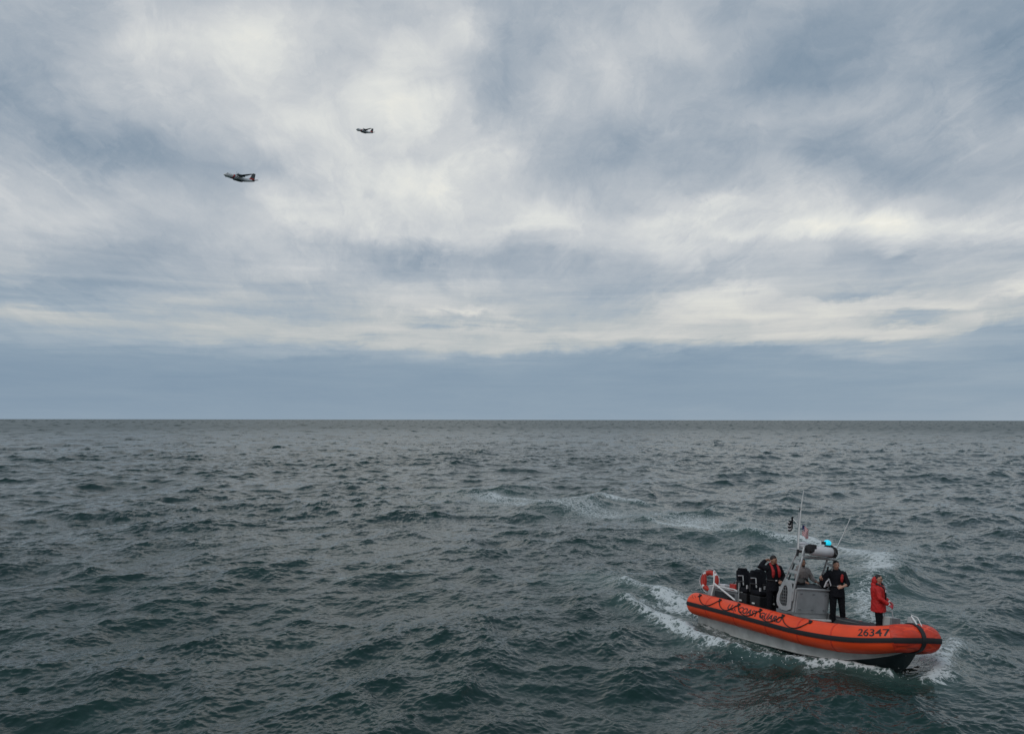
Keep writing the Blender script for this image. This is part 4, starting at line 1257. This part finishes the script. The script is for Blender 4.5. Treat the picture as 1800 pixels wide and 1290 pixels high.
    # ---- inflatable vest: a red lobe on each side of the chest, joined behind the neck
    if vest:
        for e in vest_sides:
            g = G()
            fx_ = lambda z: lean * (z - .9) + .118 + coat_grow + .018
            g.tube(([Vector((fx_(1.22) - .012, e * .10, 1.22)) * s, Vector((fx_(1.30), e * .105, 1.30)) * s, Vector((fx_(1.39) - .01, e * .12, 1.39)) * s] if len(vest_sides) == 1 else [Vector((fx_(1.19) - .012, e * .092, 1.19)) * s, Vector((fx_(1.25), e * .095, 1.25)) * s, Vector((fx_(1.34), e * .088, 1.34)) * s, Vector((lean * .5 + .085, e * .088, 1.46)) * s, Vector((lean * .5 + .0, e * .095, 1.515)) * s]),
                   [r * s for r in ((.030, .044, .034) if len(vest_sides) == 1 else (.030, .044, .046, .036, .026))], 12, round_end=True)
            link('vest_lobe', remesh(g, .009, 2), vest, root)
        g = G()
        if len(vest_sides) > 1: g.tube([Vector((lean * .5 + .0, -.092, 1.515)) * s, Vector((lean * .5 - .065, -.05, 1.525)) * s, Vector((lean * .5 - .065, .05, 1.525)) * s, Vector((lean * .5 + .0, .092, 1.515)) * s], .028 * s, 10, round_end=True)
        if len(vest_sides) > 1: g.make('vest_collar', vest, root)
        g = G()
        rx, ry = .100 + coat_grow + .012, .145 + coat_grow + .012
        g.tube([Vector((lean * .2 + rx * math.cos(a), ry * math.sin(a), 1.09)) * s for a in np.linspace(0, 2 * PI, 24, endpoint=False)], .018 * s, 8, closed=True)
        g.make('waist_belt', 'black', root)
        G().box(Vector((lean * .2 + rx + .015, 0, 1.09)) * s, (.02 * s, .05 * s, .035 * s)).make('buckle', 'offwhite', root, smooth=False, bevel=.004)
    return root, f, A, hd, HR


def stand(x, y, z, yaw_deg):
    """upright figure whose feet stand on a boat-local point, heading yaw in the world (0 = +x, anticlockwise)"""
    p = BOAT_M @ Vector((x, y, z))
    return Matrix.Translation(p) @ Matrix.Rotation(rad(yaw_deg), 4, 'Z') @ Matrix.Rotation(0.0, 4, 'X')


# crew member aft of the console, hand raised to the back of the head, looking down
person('crew member in black coat and red vest with raised elbow, beside the black seats', stand(-1.08, -.42, .585, -78), 1.0, lean=.03,
       arms=[((-.02, -.40, 1.44), (-.11, -.16, 1.60), (-.15, 1, .1), (.9, 0, -.4), .9), ((.03, .30, 1.16), (.20, .16, 1.05), (.5, -.8, .05), (-.6, -.3, -.6), 1.0)],
       head_yaw=rad(32), head_pitch=rad(16), coat='blackcloth', vest='vest', skin='skin2')
# helm, behind the console
person('crew member in grey brown coat at the helm, seen through the opening above the console', stand(-.98, .54, .66, -70), .95, lean=.05,
       arms=[((.12, -.28, 1.16), (.36, -.17, 1.12), (1, .1, .1), (0, .2, -1), 1.1), ((.12, .28, 1.16), (.36, .20, 1.12), (1, -.1, .1), (0, -.2, -1), 1.1)],
       head_yaw=rad(-12), head_pitch=rad(4), coat='greycoat', vest=None, skin='skin2', beard=True)
# crew member leaning on the port pillar
person('short haired crew member in black leaning on the right console pillar with folded bare forearm', stand(-.02, .84, .62, -100), 1.0, lean=-.02,
       arms=[((.05, -.40, 1.22), (.20, -.42, 1.30), (.5, -.6, .35), (.5, .5, 0), 1.2), ((.06, .28, 1.14), (.25, .10, 1.10), (.35, -.9, -.1), (-.7, -.3, -.5), .8)],
       head_yaw=rad(4), head_pitch=rad(3), coat='blackcloth', vest='vest', vest_sides=(1,), skin='skin', bare_fore=True,
       legs=[[(0, -.09, .90), (.05, -.12, .49), (.02, -.13, .09)], [(0, .10, .90), (.02, .12, .49), (-.06, .16, .09)]])
# woman in the bow
wroot, wf, wA, whd, wHR = person('woman in glasses and bright red hooded coat standing in the bow', stand(2.0, .03, .64, -28), .885, lean=.0,
       arms=[((.06, -.27, 1.15), (.27, -.18, .99), (.8, .15, -.5), (.3, .5, -.8), .8), ((.04, .27, 1.15), (.26, .17, 1.0), (.8, -.2, -.4), (.2, -.5, -.8), .8)],
       head_yaw=rad(-22), head_pitch=rad(2), coat='redcoat', vest=None, skin='skin', glasses=True, coat_hem=.76, coat_grow=.075, hood=True)
s_ = .885
g = G()
hfn = lambda p, q: Vector((q.x * (.55 if p.x > .05 else 1), q.y, q.z))
g.ell((whd + Vector((-.075, 0, -.065))) * s_, (.105 * s_, .115 * s_, .140 * s_), 24, 18, Matrix.Rotation(rad(-10), 3, 'Z'), hfn)
link('hood', remesh(g, .009, 2, .003, 5), 'redcoat', wroot)
g = G()
g.tube([Vector((.10, .10, 1.50)) * s_, Vector((.165, .085, 1.32)) * s_, Vector((.165, .04, 1.08)) * s_], [.028 * s_, .034 * s_, .022 * s_], 10, round_end=True)
g.make('chest_strap', 'black', wroot)
g = G()
g.tube([Vector((-.02, -.135, 1.515)) * s_, Vector((.13, -.115, 1.44)) * s_, Vector((.188, -.06, 1.26)) * s_, Vector((.185, .02, 1.08)) * s_], [.030 * s_, .032 * s_, .032 * s_, .026 * s_], 10, round_end=True)
g.make('chest_strap', 'black', wroot)
for (y, z) in ((-.10, 1.33), (-.02, 1.30), (.03, 1.12)):
    G().box(Vector((.20, y, z)) * s_, (.02, .035, .05)).make('reflective_patch', 'offwhite', wroot, smooth=False, bevel=.005)
for sgn, sh, el, wr in wA:
    d = (wr - el).normalized()
    G().tube([(wr - d * .055) * s_, (wr - d * .005) * s_], [.050 * s_, .050 * s_], 12, round_end=True).make('cuff', 'white', wroot)
    g = G()
    hdir = Vector((.8, -.15 * sgn, -.5 if sgn < 0 else -.4))
    hand(g, wr * s_, hdir, (.3, -.5 * sgn, -.8), s_ * 1.14, .8, -sgn)
    link('glove', remesh(g, .006, 1), 'glove', wroot)
# small name patches on the black coat lobes and red chest patch of the man by the pillar

# ------------------------------------------------------------------ aircraft
def section(x, zc_, ry, rz, n=20, yc=0.0):
    return [Vector((x, yc + ry * math.cos(2 * PI * j / n), zc_ + rz * math.sin(2 * PI * j / n))) for j in range(n)]


def foil(p, chord, th, n=12):
    """aerofoil section at leading edge p, running aft"""
    pts = []
    for j in range(n):
        a = 2 * PI * j / n
        x = .5 * (1 + math.cos(a)); t = .6 * math.sqrt(max(x * (1 - x), 0)) * (1.25 - .8 * (1 - x)) if True else 0
        pts.append((1 - x, math.copysign(t, math.sin(a)) if abs(math.sin(a)) > 1e-6 else 0))
    return [Vector((p[0] - u * chord, p[1], p[2] + v_ * th * chord)) for u, v_ in pts]


def aircraft(label, mw):
    a = thing('patrol_aircraft', label, 'aircraft', mw, 'patrol aircraft flying in the sky')
    F = [(10.6, -.35, .12, .12), (10.2, -.28, .55, .55), (9.3, -.12, .95, .95), (8.2, .05, 1.22, 1.28), (6.8, .1, 1.38, 1.42), (2, .1, 1.4, 1.45), (-2, .1, 1.4, 1.45), (-4.5, .35, 1.25, 1.2),
         (-7.5, .75, .9, .85), (-9.8, 1.05, .5, .5), (-10.8, 1.15, .2, .22)]
    G().rings([section(*q) for q in F]).make('fuselage', 'planewhite', a)
    G().hexa([(8.75, -.62, .78), (9.5, -.5, .42), (9.5, .5, .42), (8.75, .62, .78)], [(8.2, -.62, 1.36), (8.72, -.5, 1.05), (8.72, .5, 1.05), (8.2, .62, 1.36)]).make('cockpit_window', 'glassdark', a, smooth=False)
    for sgn in (-1, 1):
        G().hexa([(9.4, sgn * .62, .30), (8.3, sgn * 1.1, .35), (8.3, sgn * 1.13, .35), (9.4, sgn * .9, .30)], [(8.7, sgn * .55, .98), (8.2, sgn * .85, 1.05), (8.2, sgn * .95, 1.05), (8.7, sgn * .65, .98)]).make('cockpit_window', 'glassdark', a, smooth=False)
        G().ell((-.2, sgn * 1.5, -1.0), (3.4, .55, .55), 14, 10).make('wheel_fairing', 'planedark', a)
        pts = [foil((1.6, 0, 1.62), 3.1, .15), foil((1.6, sgn * 4.5, 1.66), 3.1, .14), foil((1.1, sgn * 12.9, 1.85), 1.5, .12)]
        w = G().rings(pts).make('wing', 'planedark', a)
        en = G().rings([section(3.9, 1.35, .30, .30, 14, sgn * 3.5), section(3.2, 1.32, .52, .58, 14, sgn * 3.5), section(.5, 1.30, .55, .66, 14, sgn * 3.5), section(-1.4, 1.35, .3, .3, 14, sgn * 3.5)]).make('engine', 'planedark', a)
        G().rings([section(4.45, 1.35, .05, .05, 10, sgn * 3.5), section(4.2, 1.35, .22, .22, 10, sgn * 3.5), section(3.85, 1.35, .30, .30, 10, sgn * 3.5)]).make('spinner', 'planewhite', en)
        for k in range(4):
            an_ = k * PI / 2 + .35
            u = Vector((0, math.cos(an_), math.sin(an_))); v_ = Vector((0, -math.sin(an_), math.cos(an_)))
            c = Vector((4.1, sgn * 3.5, 1.35))
            q = lambda r, wd: [c + u * r - v_ * wd + Vector((.06, 0, 0)), c + u * r + v_ * wd + Vector((-.06, 0, 0)), c + u * r + v_ * wd + Vector((-.10, 0, 0)), c + u * r - v_ * wd + Vector((.02, 0, 0))]
            G().rings([q(.2, .10), q(.9, .17), q(1.6, .16), q(1.85, .06)]).make('propeller_blade', 'black', en, smooth=False)
        G().rings([foil((-8.3, 0, 1.35), 2.3, .12), foil((-9.4, sgn * 4.6, 1.45), 1.1, .10)]).make('tailplane', 'planedark', a)
    def fin(x0, z0, c0, x1, z1, c1, th, name, m):
        A0 = [Vector((p.x, p.z, z0)) for p in foil((x0, 0, 0), c0, th)]
        A1 = [Vector((p.x, p.z, z1)) for p in foil((x1, 0, 0), c1, th)]
        return G().rings([A0, A1]).make(name, m, a)
    fin(-6.2, 1.2, 4.2, -7.4, 2.6, 3.3, .10, 'tail_fin', 'planered')
    fin(-7.4, 2.6, 3.3, -8.9, 5.6, 2.0, .10, 'fin_top', 'planedark')
    fin(-3.4, 1.35, 3.2, -6.4, 1.9, .6, .07, 'dorsal_fin', 'planewhite')
    # slanted red and blue bands round the forward fuselage
    for off, wd, m in ((5.2, 1.0, 'planered'), (4.3, .35, 'planeblue')):
        r0 = [Vector((off - .5 * q.z, q.y, q.z)) for q in section(off, .1, 1.42, 1.47, 24)]
        r1 = [Vector((off - wd - .5 * q.z, q.y, q.z)) for q in section(off, .1, 1.42, 1.47, 24)]
        G().rings([r0, r1], cap=False).make('hull_band', m, a)
    G().ell((3.0, 0, -1.45), (1.2, .8, .45), 14, 8).make('radar_fairing', 'planedark', a)
    G().ell((9.0, 0, -1.18), (.35, .3, .3), 12, 8).make('sensor_turret', 'black', a)
    return a


def sky_point(px, py, d):
    v_ = Vector(((px - 900) / F_PX, 1, (645 - py) / F_PX))
    v_ = Matrix.Rotation(PITCH, 3, 'X') @ v_
    return Vector((0, 0, CAM_H)) + v_.normalized() * d


def fly(px, py, d, heading, climb, bank):
    """heading: degrees anticlockwise from +x"""
    return Matrix.Translation(sky_point(px, py, d)) @ Matrix.Rotation(rad(heading), 4, 'Z') @ Matrix.Rotation(rad(-climb), 4, 'Y') @ Matrix.Rotation(rad(bank), 4, 'X')


aircraft('nearer white and grey twin propeller aircraft with red tail, lower in the sky at left', fly(420, 315, 520, 234, 1, -7))
aircraft('smaller farther twin propeller aircraft higher up, right of the other one', fly(640, 232, 900, 224.5, 0, -8))

# ------------------------------------------------------------------ spray thrown up round the hull
rng = np.random.default_rng(4)
g = G()
tet = [Vector((1, 1, 1)), Vector((-1, -1, 1)), Vector((-1, 1, -1)), Vector((1, -1, -1)), ]
SPRAY = [((6.2, 25.6), (.55, .45), .30, 420, .10), ((5.4, 27.6), (.6, .6), .22, 200, .08), ((10.2, 19.6), (.35, .5), .35, 260, .18), ((8.7, 19.0), (.25, .25), .18, 120, .08),
         ((11.1, 22.4), (.4, .9), .30, 180, .10), ((7.0, 20.6), (.9, .35), .14, 150, .05)]
for (cx, cy), (sx, sy), hh, n, base in SPRAY:
    for k in range(n):
        p = Vector((cx + rng.normal() * sx, cy + rng.normal() * sy, base + abs(rng.normal()) * hh * .6))
        r = .003 + .008 * rng.random() ** 3
        q = Euler(tuple(rng.random(3) * 6)).to_matrix()
        g.add([p + q @ (t * r) for t in tet], [(0, 1, 2), (0, 3, 1), (0, 2, 3), (1, 3, 2)])
sp = g.make('spray', 'white', None, smooth=False)
sp['kind'] = 'stuff'
sp['label'] = 'fine white spray thrown up beside the hull'
